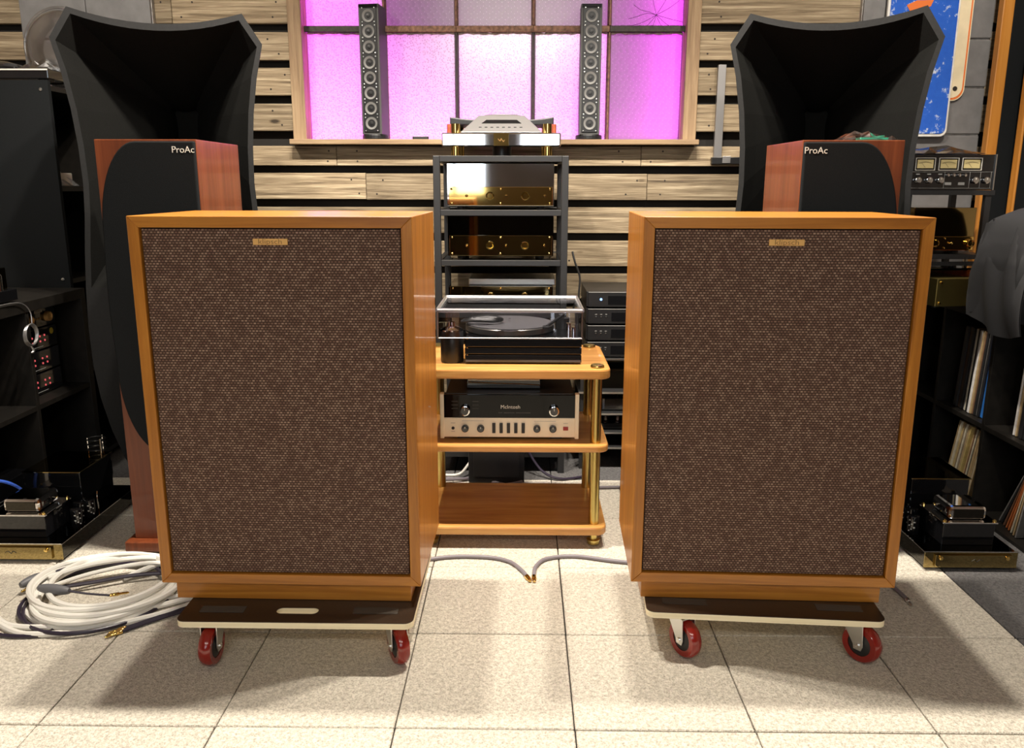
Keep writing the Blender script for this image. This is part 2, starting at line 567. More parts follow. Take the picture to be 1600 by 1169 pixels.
def inst(src, name, parent, loc=(0, 0, 0), rot=(0, 0, 0), scale=(1, 1, 1)):
    o = bpy.data.objects.new(name, src.data)
    C.objects.link(o)
    o.parent = parent
    o.location = loc
    o.rotation_euler = rot
    o.scale = scale
    return o


def text(name, body, size, loc, mat, parent, rot=(R(90), 0, 0), ext=0.0006, align='CENTER', squash=1.0):
    cu = bpy.data.curves.new(name, 'FONT')
    cu.body = body
    cu.size = size
    cu.extrude = ext
    cu.align_x = align
    cu.align_y = 'CENTER'
    cu.resolution_u = 3
    t = bpy.data.objects.new(name, cu)
    C.objects.link(t)
    dg = bpy.context.evaluated_depsgraph_get()
    me = bpy.data.meshes.new_from_object(t.evaluated_get(dg))
    bpy.data.objects.remove(t)
    bpy.data.curves.remove(cu)
    me.materials.clear()
    me.materials.append(M[mat])
    o = bpy.data.objects.new(name, me)
    C.objects.link(o)
    o.parent = parent
    o.location = loc
    o.rotation_euler = rot
    o.scale = (squash, 1, 1)
    return o


def rrect(x0, x1, y0, y1, r, n=6):
    pts = []
    for cx, cy, a0 in ((x1 - r, y1 - r, 0), (x0 + r, y1 - r, 90), (x0 + r, y0 + r, 180), (x1 - r, y0 + r, 270)):
        for i in range(n + 1):
            a = R(a0 + 90 * i / n)
            pts.append((cx + r * math.cos(a), cy + r * math.sin(a)))
    return pts


def ordinal(i):
    return ['first', 'second', 'third', 'fourth', 'fifth', 'sixth', 'seventh', 'eighth', 'ninth', 'tenth', 'eleventh', 'twelfth',
            'thirteenth', 'fourteenth', 'fifteenth', 'sixteenth', 'seventeenth', 'eighteenth', 'nineteenth', 'twentieth',
            'twenty-first', 'twenty-second', 'twenty-third', 'twenty-fourth'][i]


# ================================================================== THE ROOM
WY = 3.85            # face of the plank wall
XL, XR = -2.55, 2.55
YB = -3.4
CZ = 3.0
TS, TX0, TY0 = 0.3932, -1.0611, 1.6002

fl = struct(box(XL, XR, YB, 4.2, -0.05, -0.009).build('floor', 'floor_base'))
proto = {}
for i in range(-4, 9):
    for j in range(-4, 6):
        x, y = TX0 + i * TS, TY0 + j * TS
        if x < XL - 0.05 or x + TS > XR + 0.2 or y + TS > WY + 0.1 and y > WY:
            continue
        grey = j >= 4 or i >= 6
        k = 'carpet_grey' if grey else 'carpet'
        if k not in proto:
            g = 0.0016
            o = box(g, TS - g, g, TS - g, -0.0105, 0.0).build('carpet_tile', k, fl, bevel=0.0022, seg=1)
            proto[k] = o
        else:
            o = inst(proto[k], 'carpet_tile', fl)
        o.location = (x + random.uniform(-.0006, .0006), y + random.uniform(-.0006, .0006), random.uniform(-.0008, .0004))
        o.rotation_euler = (0, 0, random.uniform(-.0012, .0012))

struct(box(XL, XR, YB, 4.2, CZ, CZ + 0.1).build('ceiling', 'ceiling'))
struct(box(XL - .1, XL, YB, 4.2, -.05, CZ).build('wall_left', 'plaster'))
struct(box(XR, XR + .1, YB, 4.2, -.05, CZ).build('wall_right', 'plaster'))
struct(box(XL, XR, YB - .1, YB, -.05, CZ).build('wall_front', 'plaster'))

# plank wall with the old glazed window let into it
WX0, WX1, WZ0, WZ1 = -0.985, 0.728, 1.352, 2.30
bw = MB()
bw.box(XL, WX0, WY + .022, WY + .06, -.05, CZ)
bw.box(WX1, XR, WY + .022, WY + .06, -.05, CZ)
bw.box(WX0, WX1, WY + .022, WY + .06, -.05, WZ0 - .01)
bw.box(WX0, WX1, WY + .022, WY + .06, WZ1, CZ)
wall = struct(bw.build('wall_back', 'wallboard'))
PITCHZ = 0.149
nail0 = None
z = 1.816 - PITCHZ * 12
row = 0
while z < 2.95:
    z0, z1 = z + .017, z + PITCHZ - .017
    z += PITCHZ
    row += 1
    if z1 < 0.28:
        continue
    spans = [(XL, XR)]
    if z1 > WZ0 - .02 and z0 < WZ1 - .01:
        spans = [(XL, -1.012), (0.758, XR)]
        if z0 < WZ0 - .03:
            spans = [(XL, XR)]
            z1 = min(z1, WZ0 - .03)
    for a, b in spans:
        cuts = [a]
        x = a + random.uniform(.5, 1.3)
        while x < b - .35:
            cuts.append(x)
            x += random.uniform(.9, 1.5)
        cuts.append(b)
        for c0, c1 in zip(cuts, cuts[1:]):
            t = random.uniform(0, .005)
            hw = (c1 - c0) / 2
            hz = (z1 - z0) / 2
            o = box(-hw + .001, hw - .001, -.022, t, -hz, hz).build('plank', 'plank', wall, bevel=.002, seg=1)
            o.location = ((c0 + c1) / 2, WY + .005, (z0 + z1) / 2 + random.uniform(-.002, .002))
            for sx in (-1, 1):
                for sz in (-.55, .5):
                    px = sx * (hw - random.uniform(.03, .10))
                    if nail0 is None:
                        nail0 = MB().lathe([(.0001, -.0015), (.004, -.001), (.004, .001)], axis='y', n=8).build('nail', 'nail', o)
                        nn = nail0
                    else:
                        nn = inst(nail0, 'nail', o)
                    nn.location = (px, -.0222, sz * hz)

# window_1
win = sempty('window_1', (0, WY, 0))
box(-1.016, -0.957, -.035, .06, WZ0 - .004, WZ1).build('window_frame', 'frame_wood', win, bevel=.003)
box(0.700, 0.758, -.035, .06, WZ0 - .004, WZ1).build('window_frame', 'frame_wood', win, bevel=.003)
box(-0.957, 0.700, -.03, .06, WZ1 - .05, WZ1).build('window_frame', 'sill_wood', win, bevel=.003)
box(-1.022, 0.764, -.085, .06, WZ0 - .026, WZ0 - .004).build('window_sill', 'sill_wood', win, bevel=.003)
colx = [-0.957, -0.608, -0.294, 0.042, 0.373, 0.700]
rowz = [WZ0 - .004, 1.815, 2.25]
for i, x in enumerate(colx[1:-1]):
    for k, (a, b) in enumerate(((rowz[0], rowz[1] - .014), (rowz[1] + .014, rowz[2]))):
        mt = 'steel' if k or i in (0, 3) else 'steel_dark'
        MB().prism([(x - .010, .012), (x - .003, -.012), (x + .003, -.012), (x + .010, .012)], 'z', a, b).build('glazing_bar', mt, win, bevel=.001, seg=1).location.y = .026
for i, (a, b) in enumerate(zip(colx, colx[1:])):
    mt = 'steel_dark' if i in (0, 4) else 'steel'
    box(a, b, .012, .038, rowz[1] - .013, rowz[1] + .013).build('glazing_bar', mt, win, bevel=.002, seg=1)
kinds = [['pane_fine', 'pane_fine', 'pane_fine', 'pane_fine', 'pane_hex'], ['pane_fine', 'pane_hex_grey', 'pane_hex_grey', 'pane_hex_grey', 'pane_hex']]
for r_ in range(2):
    for i in range(5):
        a, b = colx[i] + .008, colx[i + 1] - .008
        c, d = rowz[r_] + (.013 if r_ else .002), rowz[r_ + 1] - .013
        p = box(a, b, .036, .042, c, d).build('pane', kinds[r_][i], win)
        # irregular bead of putty along the top and sides
        path = []
        for t in range(9):
            path.append((a + (b - a) * t / 8, .032, d - .002 + random.uniform(-.003, .002)))
        MB().tube(path, lambda t: .0045 + .002 * math.sin(t * 40), n=6, sub=3).build('putty_bead', 'putty', p, smooth=True)
        if r_ == 1 and i == 4:
            hub = (0.575, 1.875)
            cr = MB()
            for ang in (200, 228, 250, 292, 320, 345, 20, 48, 150, 172, 100):
                L_ = random.uniform(.10, .2)
                pts = []
                for t in range(4):
                    q = L_ * t / 3
                    aa = R(ang + random.uniform(-6, 6) + t * 4)
                    pts.append((min(b - .004, max(a + .004, hub[0] + q * math.cos(aa))), 0.0352, max(c + .004, hub[1] + q * math.sin(aa))))
                cr.tube(pts, .0009, n=4, sub=2)
            cr.build('crack', 'steel_dark', p)
# the white-lined box behind the glass, with its magenta LED strips
lb = MB()
lb.box(WX0 - .03, WX1 + .03, .255, .265, WZ0 - .06, WZ1 + .02)
lb.box(WX0 - .03, WX1 + .03, .062, .265, WZ0 - .06, WZ0 - .03)
lb.box(WX0 - .03, WX1 + .03, .062, .265, WZ1, WZ1 + .02)
lb.box(WX0 - .04, WX0 - .03, .062, .265, WZ0 - .06, WZ1 + .02)
lb.box(WX1 + .03, WX1 + .04, .062, .265, WZ0 - .06, WZ1 + .02)
lb.build('light_box', 'lightbox', win)


def led_strip(name, loc, rot, sx, sy, e, col=(1.0, 0.04, 1.0)):
    l = bpy.data.lights.new(name, 'AREA')
    l.shape = 'RECTANGLE'; l.size = sx; l.size_y = sy
    l.energy = e
    l.color = col
    o = bpy.data.objects.new(name, l)
    C.objects.link(o)
    o.parent = win
    o.location = loc
    o.rotation_euler = rot
    return o


led_strip('led_strip', (WX0 + .012, .125, 1.75), (0, R(-90), 0), .8, .03, 8)
led_strip('led_strip', (WX1 - .012, .125, 1.75), (0, R(90), 0), .8, .03, 8)
led_strip('led_strip', (-.13, .115, WZ0 - .02), (R(180), 0, 0), 1.6, .02, 3.6)
led_strip('added_backlight', (-.02, .24, 1.86), (R(90), 0, R(180)), .60, .30, 2.0, (1.0, 0.93, 0.80))  # added warm backlight that lifts the centre panes from behind

# painted block pilasters
def pilaster(name, x0, x1):
    st = sempty(name, (0, 0, 0))
    box(x0 + .004, x1 - .004, WY - .040, WY - .002, 0.0, CZ - .002).build('mortar_bed', 'mortar', st)
    zz = 0.0
    k = 0
    while zz < CZ - .05:
        h = min(.193, CZ - .006 - zz)
        if k % 2:
            seams = [x0, (x0 + x1) / 2, x1]
        else:
            seams = [x0, x1]
        for a, b in zip(seams, seams[1:]):
            box(a + random.uniform(0, .008), b - random.uniform(0, .010), WY - .052, WY - .004, zz + .002, zz + h - .003).build('block', 'greypaint', st, bevel=.004)
        zz += .196
        k += 1


pilaster('trim_1', -2.16, -1.588)
pilaster('trim_2', 1.43, 1.99)

# daylight windows in the wall behind the photographer (seen only in the polished metal)
for k, (a, b, c, d) in enumerate(((-1.15, -0.45, 1.05, 2.5), (-.02, .85, 1.48, 2.5))):
    wn = sempty('window_%d' % (k + 2), (0, YB, 0))
    box(a, b, .002, .012, c, d).build('pane', 'daylight', wn)
    f = MB()
    f.box(a - .06, a, .0, .05, c - .06, d + .06); f.box(b, b + .06, 0, .05, c - .06, d + .06)
    f.box(a, b, 0, .05, c - .06, c); f.box(a, b, 0, .05, d, d + .06)
    f.build('window_frame', 'white_enamel', wn)
    box((a + b) / 2 - .02, (a + b) / 2 + .02, .0, .04, c, d).build('glazing_bar', 'white_enamel', wn)


# ------------------------------------------------------------------ ceiling track lights
def track_spot(x, y, z, tgt, e, where, ang=80, blend=.6, size=.032):
    t = thing('track_spotlight', 'black ceiling track spotlight ' + where, 'spotlight', (x, y, z), 0, 'ceiling track spotlights')
    d = (Vector(tgt) - Vector((x, y, z))).normalized()
    q = d.to_track_quat('-Z', 'Y')
    h = MB().lathe([(.03, .15), (.05, .14), (.055, .02), (.052, .02), (.045, .11), (.02, .12)], n=20).build('housing', 'black', t, smooth=True)
    h.rotation_mode = 'QUATERNION'; h.rotation_quaternion = q
    MB().cyl((0, 0, .13), .008, max(.02, CZ - z - .13), n=8).build('stem', 'black', t)
    l = bpy.data.lights.new('spot_lamp', 'SPOT')
    l.energy = e; l.color = WARM; l.spot_size = R(ang); l.spot_blend = blend; l.shadow_soft_size = size
    o = bpy.data.objects.new('spot_lamp', l)
    C.objects.link(o)
    o.parent = t
    o.rotation_mode = 'QUATERNION'; o.rotation_quaternion = q
    return t


for k, x in enumerate((-.80, -.51, .31, .61)):
    track_spot(x, 2.31, 2.72, (x, 2.2, 0), ROW_W, 'over the big speakers, %s from the left' % ordinal(k), 130, .5)
for k, x in enumerate((-1.1, -.1, 1.0)):
    track_spot(x, -1.6, 2.72, (x * .9, 2.2, .7), FRONT_W, 'in front of the big speakers, %s from the left' % ordinal(k), 90, .8, .12)
for k, x in enumerate((-1.75, -.15, 1.45)):
    track_spot(x, 2.31, 2.74, (x, 3.9, 1.75), WALL_W * (.6 if abs(x) < 1 else 2.0), 'washing the plank wall, %s from the left' % ordinal(k), 110, .8, .05)

# ================================================================== THE TWO BIG SPEAKERS ON DOLLIES
SW, SH, SD, ST = .654, .908, .394, .026


def big_speaker(loc, rz, label):
    t = thing('floor_speaker', label, 'speaker', loc, rz, 'walnut floor speakers on dollies')
    h = SW / 2
    zb, zt = .050, .050 + SH

    def panel(name, pts, mat):
        MB().prism(pts, 'y', 0, SD).build(name, mat, t, bevel=.0012, seg=1)
    panel('top_panel', [(-h, zt), (-h + ST, zt - ST), (h - ST, zt - ST), (h, zt)], 'walnut_h')
    panel('bottom_panel', [(-h, zb), (h, zb), (h - ST, zb + ST), (-h + ST, zb + ST)], 'walnut_h')
    panel('side_panel', [(-h, zb), (-h + ST, zb + ST), (-h + ST, zt - ST), (-h, zt)], 'walnut_v')
    panel('side_panel', [(h, zb), (h, zt), (h - ST, zt - ST), (h - ST, zb + ST)], 'walnut_v')
    box(-h + ST, h - ST, SD - .022, SD - .004, zb + ST, zt - ST).build('back_panel', 'black', t)
    box(-h + ST, h - ST, .020, .03, zb + ST, zt - ST).build('baffle', 'black', t)
    box(-h + ST + .003, h - ST - .003, .007, .019, zb + ST + .003, zt - ST - .003).build('grille', 'grille', t, bevel=.003)
    bd = box(-.040, .040, .003, .0075, zt - .0575 - .007, zt - .0575 + .007).build('badge', 'badge', t, bevel=.0008)
    text('lettering', 'klipsch', .0165, (0, .0028, zt - .0575), 'badge_dark', bd, squash=1.25, ext=.0004)
    rs = MB()
    rs.box(-h + .028, h - .028, .018, .036, 0, zb)
    rs.box(-h + .028, h - .028, SD - .036, SD - .018, 0, zb)
    rs.box(-h + .028, -h + .046, .036, SD - .036, 0, zb)
    rs.box(h - .046, h - .028, .036, SD - .036, 0, zb)
    rs.build('riser', 'walnut_h', t, bevel=.001, seg=1)
    return t


DZ = .128
big_speaker((-.577, 1.913, DZ), -.0167, 'walnut floor speaker with brown woven grille, left of the bamboo rack')
big_speaker((.604, 1.931, DZ), -.0366, 'walnut floor speaker with brown woven grille, right of the bamboo rack')


def caster(t, x, y, top, yaw):
    e = bpy.data.objects.new('caster', None)
    C.objects.link(e); e.parent = t; e.location = (x, y, 0); e.rotation_euler = (0, 0, yaw)
    r = .050
    # wheel axle along local x, trailing in y
    MB().lathe([(.030, -.014), (r - .006, -.015), (r - .001, -.009), (r, 0), (r - .001, .009), (r - .006, .015), (.030, .014)], (0, 0, r), 'x', 32, closed=True).build('wheel_tyre', 'red', e, smooth=True)
    MB().lathe([(.008, -.0165), (.020, -.016), (.0305, -.012), (.0305, .012), (.020, .016), (.008, .0165)], (0, 0, r), 'x', 24).build('wheel_hub', 'black', e, smooth=True)
    for s in (-1, 1):
        MB().prism([(-.010, r - .012), (.010, r - .012), (.012, r), (.045, top - .012), (.045, top - .006), (-.010, top - .006), (-.014, r)][::1], 'x', s * .0185, s * .0215).build('fork_arm', 'chrome_soft', e, bevel=.0006, seg=1)
    MB().cyl((-.025, 0, r), .006, .05, 'x', 12).build('axle_bolt', 'chrome', e, smooth=True)
    MB().box(-.0215, .0215, -.010, .045, top - .0065, top - .0035).cyl((0, .02, top - .0038), .021, .0036).build('swivel_head', 'chrome_soft', e)


def dolly(loc, rz, label, cast, slot):
    t = thing('dolly', label, 'dolly', loc, rz, 'red-wheeled plywood dollies')
    W_, D_ = .576, .42
    hw = W_ / 2
    zt, zb = DZ, DZ - .017
    out = rrect(-hw, hw, 0, D_, .022)
    def ring(name, z0, z1, mat, par):
        # plate with a rounded hand slot near its front edge
        s0, s1, sy0, sy1 = slot
        hole = rrect(s0, s1, sy0, sy1, (sy1 - sy0) / 2 - .0005)
        n = len(hole)
        bm = bmesh.new()
        o1 = [bm.verts.new((*p, z1)) for p in out]
        h1 = [bm.verts.new((*p, z1)) for p in hole]
        eds = [bm.edges.new((o1[i], o1[(i + 1) % len(out)])) for i in range(len(out))]
        eds += [bm.edges.new((h1[i], h1[(i + 1) % n])) for i in range(n)]
        bmesh.ops.triangle_fill(bm, use_beauty=True, edges=eds)
        ret = bmesh.ops.extrude_face_region(bm, geom=list(bm.faces))
        bmesh.ops.translate(bm, verts=[g for g in ret['geom'] if isinstance(g, bmesh.types.BMVert)], vec=(0, 0, z0 - z1))
        bmesh.ops.recalc_face_normals(bm, faces=bm.faces)
        me = bpy.data.meshes.new(name)
        bm.to_mesh(me); bm.free()
        me.materials.append(M[mat])
        o = bpy.data.objects.new(name, me)
        C.objects.link(o); o.parent = par
        return o
    pl = ring('plywood_board', zb, zt - .0018, 'ply', t)
    ring('top_film', zt - .0018, zt - .0003, 'dolly', pl)
    for x in (-.19, .19):
        box(x - .055, x + .055, .045, .075, zt - .0004, zt + .0006).build('grip_pad', 'strap', pl)
    for (x, y, yaw) in cast:
        caster(t, x, y, zb, yaw)
    return t


# wheel positions are local to each dolly
dolly((-.549, 1.818, 0), -.004, 'plywood dolly with a hand slot showing, under the left walnut speaker',
      [(-.213, .026, R(-3)), (.246, .040, R(28)), (-.21, .36, R(40)), (.22, .36, R(-30))], (-.056, .048, .042, .072))
dolly((.598, 1.864, 0), -.072, 'plywood dolly on red wheels under the right walnut speaker',
      [(-.188, .020, R(34)), (.246, .034, R(42)), (-.21, .36, R(30)), (.22, .36, R(-30))], (-.056, .048, .30, .33))

# ================================================================== ROSEWOOD TOWERS
def tower(loc, mirror, label, W_=.297):
    t = thing('tower_speaker', label, 'speaker', loc, 0, 'rosewood tower speakers')
    s = -1 if mirror else 1      # s=1: cloth reaches the right edge
    H_ = 1.282
    D_ = .375
    h = W_ / 2
    box(-h, h, .012, D_, .045, H_).build('cabinet', 'rosewood', t, bevel=.002)
    box(-h - .022, h + .022, -.02, D_ + .02, .012, .045).build('plinth', 'rosewood', t, bevel=.004)
    for a in (-1, 1):
        for b in (0.02, D_ - .02):
            MB().cyl((a * (h - .01), b, 0), .004, .014, r2=.012, n=12).build('spike', 'black', t)
    # grille: straight on one side, long bow on the other
    pts = [(h - .001, H_ - .006)]
    n = 14
    for i in range(n + 1):     # top bow
        a = R(90 + 90 * i / n)
        pts.append((-h + .125 + .118 * math.cos(a), H_ - .006 - .26 + .26 * math.sin(a)))
    for i in range(6):
        pts.append((-h + .007 - .006 * math.sin(math.pi * i / 5), 1.0 - .38 * i / 5))
    for i in range(n + 1):     # bottom bow
        a = R(180 + 90 * i / n)
        pts.append((-h + .125 + .118 * math.cos(a), .60 + .26 * math.sin(a)))
    pts.append((h - .001, .34))
    if mirror:
        pts = [(-a, b) for a, b in pts][::-1]
    MB().prism(pts, 'y', -.006, .0125).build('grille', 'cloth', t, bevel=.004)
    text('lettering', 'ProAc', .026, (s * (h - .033), -.0063, H_ - .030), 'white_print', t, ext=.0004)
    return t


tower((-1.092, 2.47, 0), False, 'rosewood tower speaker with black grille, behind the left walnut speaker')
tw = tower((.945, 2.47, 0), True, 'rosewood tower speaker with black grille, behind the right walnut speaker', .291)


# crumpled plastic on the right tower
def crumple(name, label, cat, loc, sx, sy, sz, mat, parts=(), seed=1, n=14):
    rd = random.Random(seed)
    t = thing(name, label, cat, loc)
    mb = MB()
    hs = [[0] * (n + 1) for _ in range(n + 1)]
    for i in range(n + 1):
        for j in range(n + 1):
            u, v = i / n * 2 - 1, j / n * 2 - 1
            e = max(0, 1 - max(abs(u), abs(v)) ** 2)
            hs[i][j] = .001 + e * sz * (.35 + .65 * rd.random())
    vs = [(sx * (i / n - .5) + rd.uniform(-.3, .3) * sx / n, sy * (j / n - .5) + rd.uniform(-.3, .3) * sy / n, hs[i][j]) for i in range(n + 1) for j in range(n + 1)]
    fs = [(i * (n + 1) + j, (i + 1) * (n + 1) + j, (i + 1) * (n + 1) + j + 1, i * (n + 1) + j + 1) for i in range(n) for j in range(n)]
    mb.add(vs, fs).build('film', mat, t)
    return t


cp = crumple('plastic_bag', 'crumpled clear plastic bag lying on top of the right rosewood tower', 'bag', (1.02, 2.60, 1.283), .17, .12, .035, 'film', seed=4, n=8)
box(-.03, .05, -.05, -.01, .0005, .010).build('card', 'green_card', cp)

# ================================================================== HORN SPEAKERS
def horn(loc, rz, label):
    t = thing('horn_speaker', label, 'speaker', loc, rz, 'charcoal horn speakers')
    tab = [(1.625, .336), (1.52, .312), (1.40, .294), (1.28, .284), (1.16, .281), (1.05, .287), (.92, .300), (.80, .309), (.66, .315), (.52, .313), (.40, .300), (.28, .275), (.17, .24), (.08, .20), (0.0, .17)]
    right = [(w_, z_) for z_, w_ in tab]
    top = [(-.275 + .55 * i / 12, 1.722 - .043 * (1 - ((i - 6) / 6) ** 2)) for i in range(13)]
    outl = top + right + [(-a, b) for a, b in reversed(right)]
    # mouth loop: inset copy of the upper outline
    mr = [(w_ - .018, z_) for z_, w_ in tab if z_ > .78]
    mt_ = [(-.264 + .528 * i / 12, 1.700 - .043 * (1 - ((i - 6) / 6) ** 2)) for i in range(13)]
    mouth = mt_ + [(mr[0][0] + .0, 1.616)] + mr[1:] + [(-a, b) for a, b in reversed([(mr[0][0], 1.616)] + mr[1:])]
    nb = len(mouth)
    # front rim: outline to mouth
    bm = bmesh.new()
    o1 = [bm.verts.new((p[0], 0, p[1])) for p in outl]
    m1 = [bm.verts.new((p[0], 0, p[1])) for p in mouth]
    eds = [bm.edges.new((o1[i], o1[(i + 1) % len(o1)])) for i in range(len(o1))]
    eds += [bm.edges.new((m1[i], m1[(i + 1) % nb])) for i in range(nb)]
    bmesh.ops.triangle_fill(bm, use_beauty=True, edges=eds)
    # outer shell going back
    prev = o1
    cz = 1.33
    for dep, sc in ((.05, .985), (.16, .86), (.30, .70), (.45, .56), (.58, .50)):
        cur = []
        for p in outl:
            zc = p[1] if p[1] < cz else cz + (p[1] - cz) * (sc * .9 + .1)
            cur.append(bm.verts.new((p[0] * sc, dep, zc)))
        for i in range(len(o1)):
            j = (i + 1) % len(o1)
            bm.faces.new((prev[i], prev[j], cur[j], cur[i]))
        prev = cur
    bm.faces.new(prev)
    bmesh.ops.recalc_face_normals(bm, faces=bm.faces)
    me = bpy.data.meshes.new('shell')
    bm.to_mesh(me); bm.free()
    me.materials.append(M['foamrim'])
    o = bpy.data.objects.new('shell', me); C.objects.link(o); o.parent = t
    # flare
    mb = MB()
    loops = []
    tc = (0, 1.40)
    K = 9
    for k in range(K + 1):
        u = k / K
        s = (1 - u) ** 1.5 * .86 + .14
        dep = .50 * u ** .85
        loops.append([(tc[0] * (1 - s) + p[0] * s, dep, tc[1] * (1 - s) + p[1] * s) for p in mouth])
    vs = [p for l in loops for p in l]
    fs = []
    for k in range(K):
        for i in range(nb):
            j = (i + 1) % nb
            fs.append((k * nb + i, k * nb + j, (k + 1) * nb + j, (k + 1) * nb + i))
    fs.append(tuple(range(K * nb, (K + 1) * nb)))
    mb.add(vs, fs).build('horn_flare', 'foam', t, smooth=False)
    return t


horn((-1.228, 2.965, 0), R(13), 'charcoal horn speaker with flared mouth, behind the left rosewood tower')
horn((1.034, 2.965, 0), R(-14), 'charcoal horn speaker with flared mouth, behind the right rosewood tower')

# ================================================================== BAMBOO RACK
BX0, BX1, BY0, BY1 = -.335, .276, 2.52, 2.935
rack = thing('bamboo_rack', 'three-tier bamboo equipment rack with brass posts', 'rack', ((BX0 + BX1) / 2, (BY0 + BY1) / 2, 0))
bw_, bd_ = (BX1 - BX0) / 2, (BY1 - BY0) / 2
for z0, z1 in ((.046, .075), (.328, .352), (.566, .598)):
    MB().prism(rrect(-bw_, bw_, -bd_, bd_, .035), 'z', z0, z1).build('shelf', 'bamboo', rack, bevel=.006)
for x in (-bw_ + .040, bw_ - .040):
    for y in (-bd_ + .04, bd_ - .04):
        MB().cyl((x, y, .075), .0165, .253).build('post', 'brass', rack, smooth=True)
        MB().cyl((x, y, .352), .0165, .214).build('post', 'brass', rack, smooth=True)
        MB().lathe([(.0001, 0), (.020, 0), (.022, .003), (.020, .008), (.012, .010), (.0001, .010)], (x, y, .598), n=24).build('cap', 'brass', rack, smooth=True)
        MB().lathe([(.010, 0), (.020, .006), (.022, .02), (.012, .022), (.012, .046)], (x, y, 0), n=20).build('foot', 'brass', rack, smooth=True)

# turntable
tt = thing('turntable', 'black turntable under a clear dust cover on the bamboo rack', 'turntable', (0.003, 2.75, .598))
for a, b in ((.006, .030), (.033, .053), (.056, .082)):
    box(-.185, .185, -.155, .155, a, b).build('plinth_layer', 'gloss', tt, bevel=.002)
for x in (-.15, .15):
    for y in (-.12, .12):
        MB().cyl((x, y, 0), .018, .006).build('foot', 'black', tt)
for x, z_ in ((-.178, .031), (-.178, .0545), (-.178, .0835)):
    MB().lathe([(.0001, -.003), (.003, -.002), (.003, .002), (.0001, .003)], (x, -.157, z_), n=8).build('stud', 'chrome', tt)
MB().cyl((-.045, 0, .082), .148, .004, n=48).build('sub_platter', 'gloss', tt, smooth=True)
MB().lathe([(.0001, .088), (.145, .088), (.147, .09), (.147, .106), (.145, .108), (.0001, .108)], (-.045, 0, 0), n=56).build('platter', 'platter_rim', tt, smooth=True)
MB().cyl((-.045, 0, .108), .142, .003, n=56).build('platter_mat', 'platter', tt, smooth=True)
MB().cyl((-.045, 0, .111), .004, .012, n=10).build('spindle', 'chrome', tt, smooth=True)
ta = MB().cyl((.135, .06, .082), .022, .035).build('tonearm_base', 'black', tt, smooth=True)
MB().tube([(.135, .10, .128), (.135, .05, .128), (.10, -.05, .122), (.075, -.11, .116)], .0045, n=8).build('arm_tube', 'satin', ta, smooth=True)
MB().cyl((.135, .095, .128), .014, .03, 'y').build('counterweight', 'chrome', ta, smooth=True)
MB().box(.062, .082, -.13, -.10, .109, .118).build('headshell', 'satin', ta, bevel=.002)
MB().cyl((.15, -.02, .082), .008, .03).cyl((.165, -.05, .082), .006, .022).build('arm_lift', 'chrome', tt, smooth=True)
cv = bpy.data.objects.new('dust_cover', None); C.objects.link(cv); cv.parent = tt
for nm, a in (('cover_front', (-.27, .185, -.158, -.154, .084, .170)), ('cover_back', (-.27, .185, .154, .158, .084, .170)),
              ('cover_side', (-.27, -.266, -.154, .154, .084, .170)), ('cover_side', (.181, .185, -.154, .154, .084, .170)),
              ('cover_top', (-.27, .185, -.158, .158, .1702, .175))):
    box(*a).build(nm, 'acrylic', cv)
eb = MB()
for (a, b) in (((-.27, -.158), (.185, -.158)), ((-.27, .158), (.185, .158)), ((-.27, -.158), (-.27, .158)), ((.185, -.158), (.185, .158))):
    eb.tube([(a[0], a[1], .1735), (b[0], b[1], .1735)], .0065, n=8, sub=1)
for x in (-.27, .185):
    for y in (-.158, .158):
        eb.tube([(x, y, .084), (x, y, .174)], .003, n=6, sub=1)
eb.tube([(-.27, -.158, .085), (.185, -.158, .085)], .0022, n=6, sub=1)
eb.build('cover_edge', 'acrylic_edge', cv)
# folded cable lying on the platter
mb = MB()
for k in range(4):
    mb.tube([(-.20 + .01 * k, -.04, .118 + .004 * k), (-.15, -.07 + .012 * k, .128), (-.09, -.05, .121 + .004 * k), (-.07, -.01, .123), (-.12, .015 - .01 * k, .130), (-.19, 0, .120)], .004, n=6, sub=4, closed=True)
lc = mb.build('phono_lead', 'black', None, smooth=True)
lc.location = (0.003, 2.75, .598)
tag(lc, 'coiled black lead lying on the turntable platter', 'cable')
# motor pod
mp_ = thing('motor_pod', 'cylindrical black turntable motor at the left of the turntable plinth', 'motor', (-.226, 2.636, .598))
MB().lathe([(.0001, 0), (.035, 0), (.037, .004), (.037, .098), (.034, .102), (.0001, .102)], n=40).build('motor_body', 'satin', mp_, smooth=True)
MB().lathe([(.0001, .102), (.035, .102), (.036, .106), (.026, .112), (.013, .116), (.011, .130), (.0001, .132)], n=32).build('pulley', 'chrome', mp_, smooth=True)

# preamplifier on the middle shelf
pa = thing('preamplifier', 'vintage preamplifier with black glass upper panel and champagne lower panel', 'amplifier', (-.040, 2.57, .352))
W2 = .222
box(-.205, .205, .012, .30, .022, .154).build('chassis', 'black', pa, bevel=.002)
box(-.21, .21, 0, .012, .012, .076).build('lower_panel', 'champagne', pa, bevel=.001)
gp = box(-.21, .21, -.001, .012, .0765, .152).build('upper_panel', 'glassblack', pa, bevel=.001)
for s in (-1, 1):
    box(s * .2155 - .0065, s * .2155 + .0065, -.006, .02, .008, .156).build('end_cap', 'champagne', pa, bevel=.002)
    box(s * .15 - .02, s * .15 + .02, .03, .06, 0, .022).build('foot', 'black', pa)
    box(s * .15 - .02, s * .15 + .02, .24, .27, 0, .022).build('foot', 'black', pa)


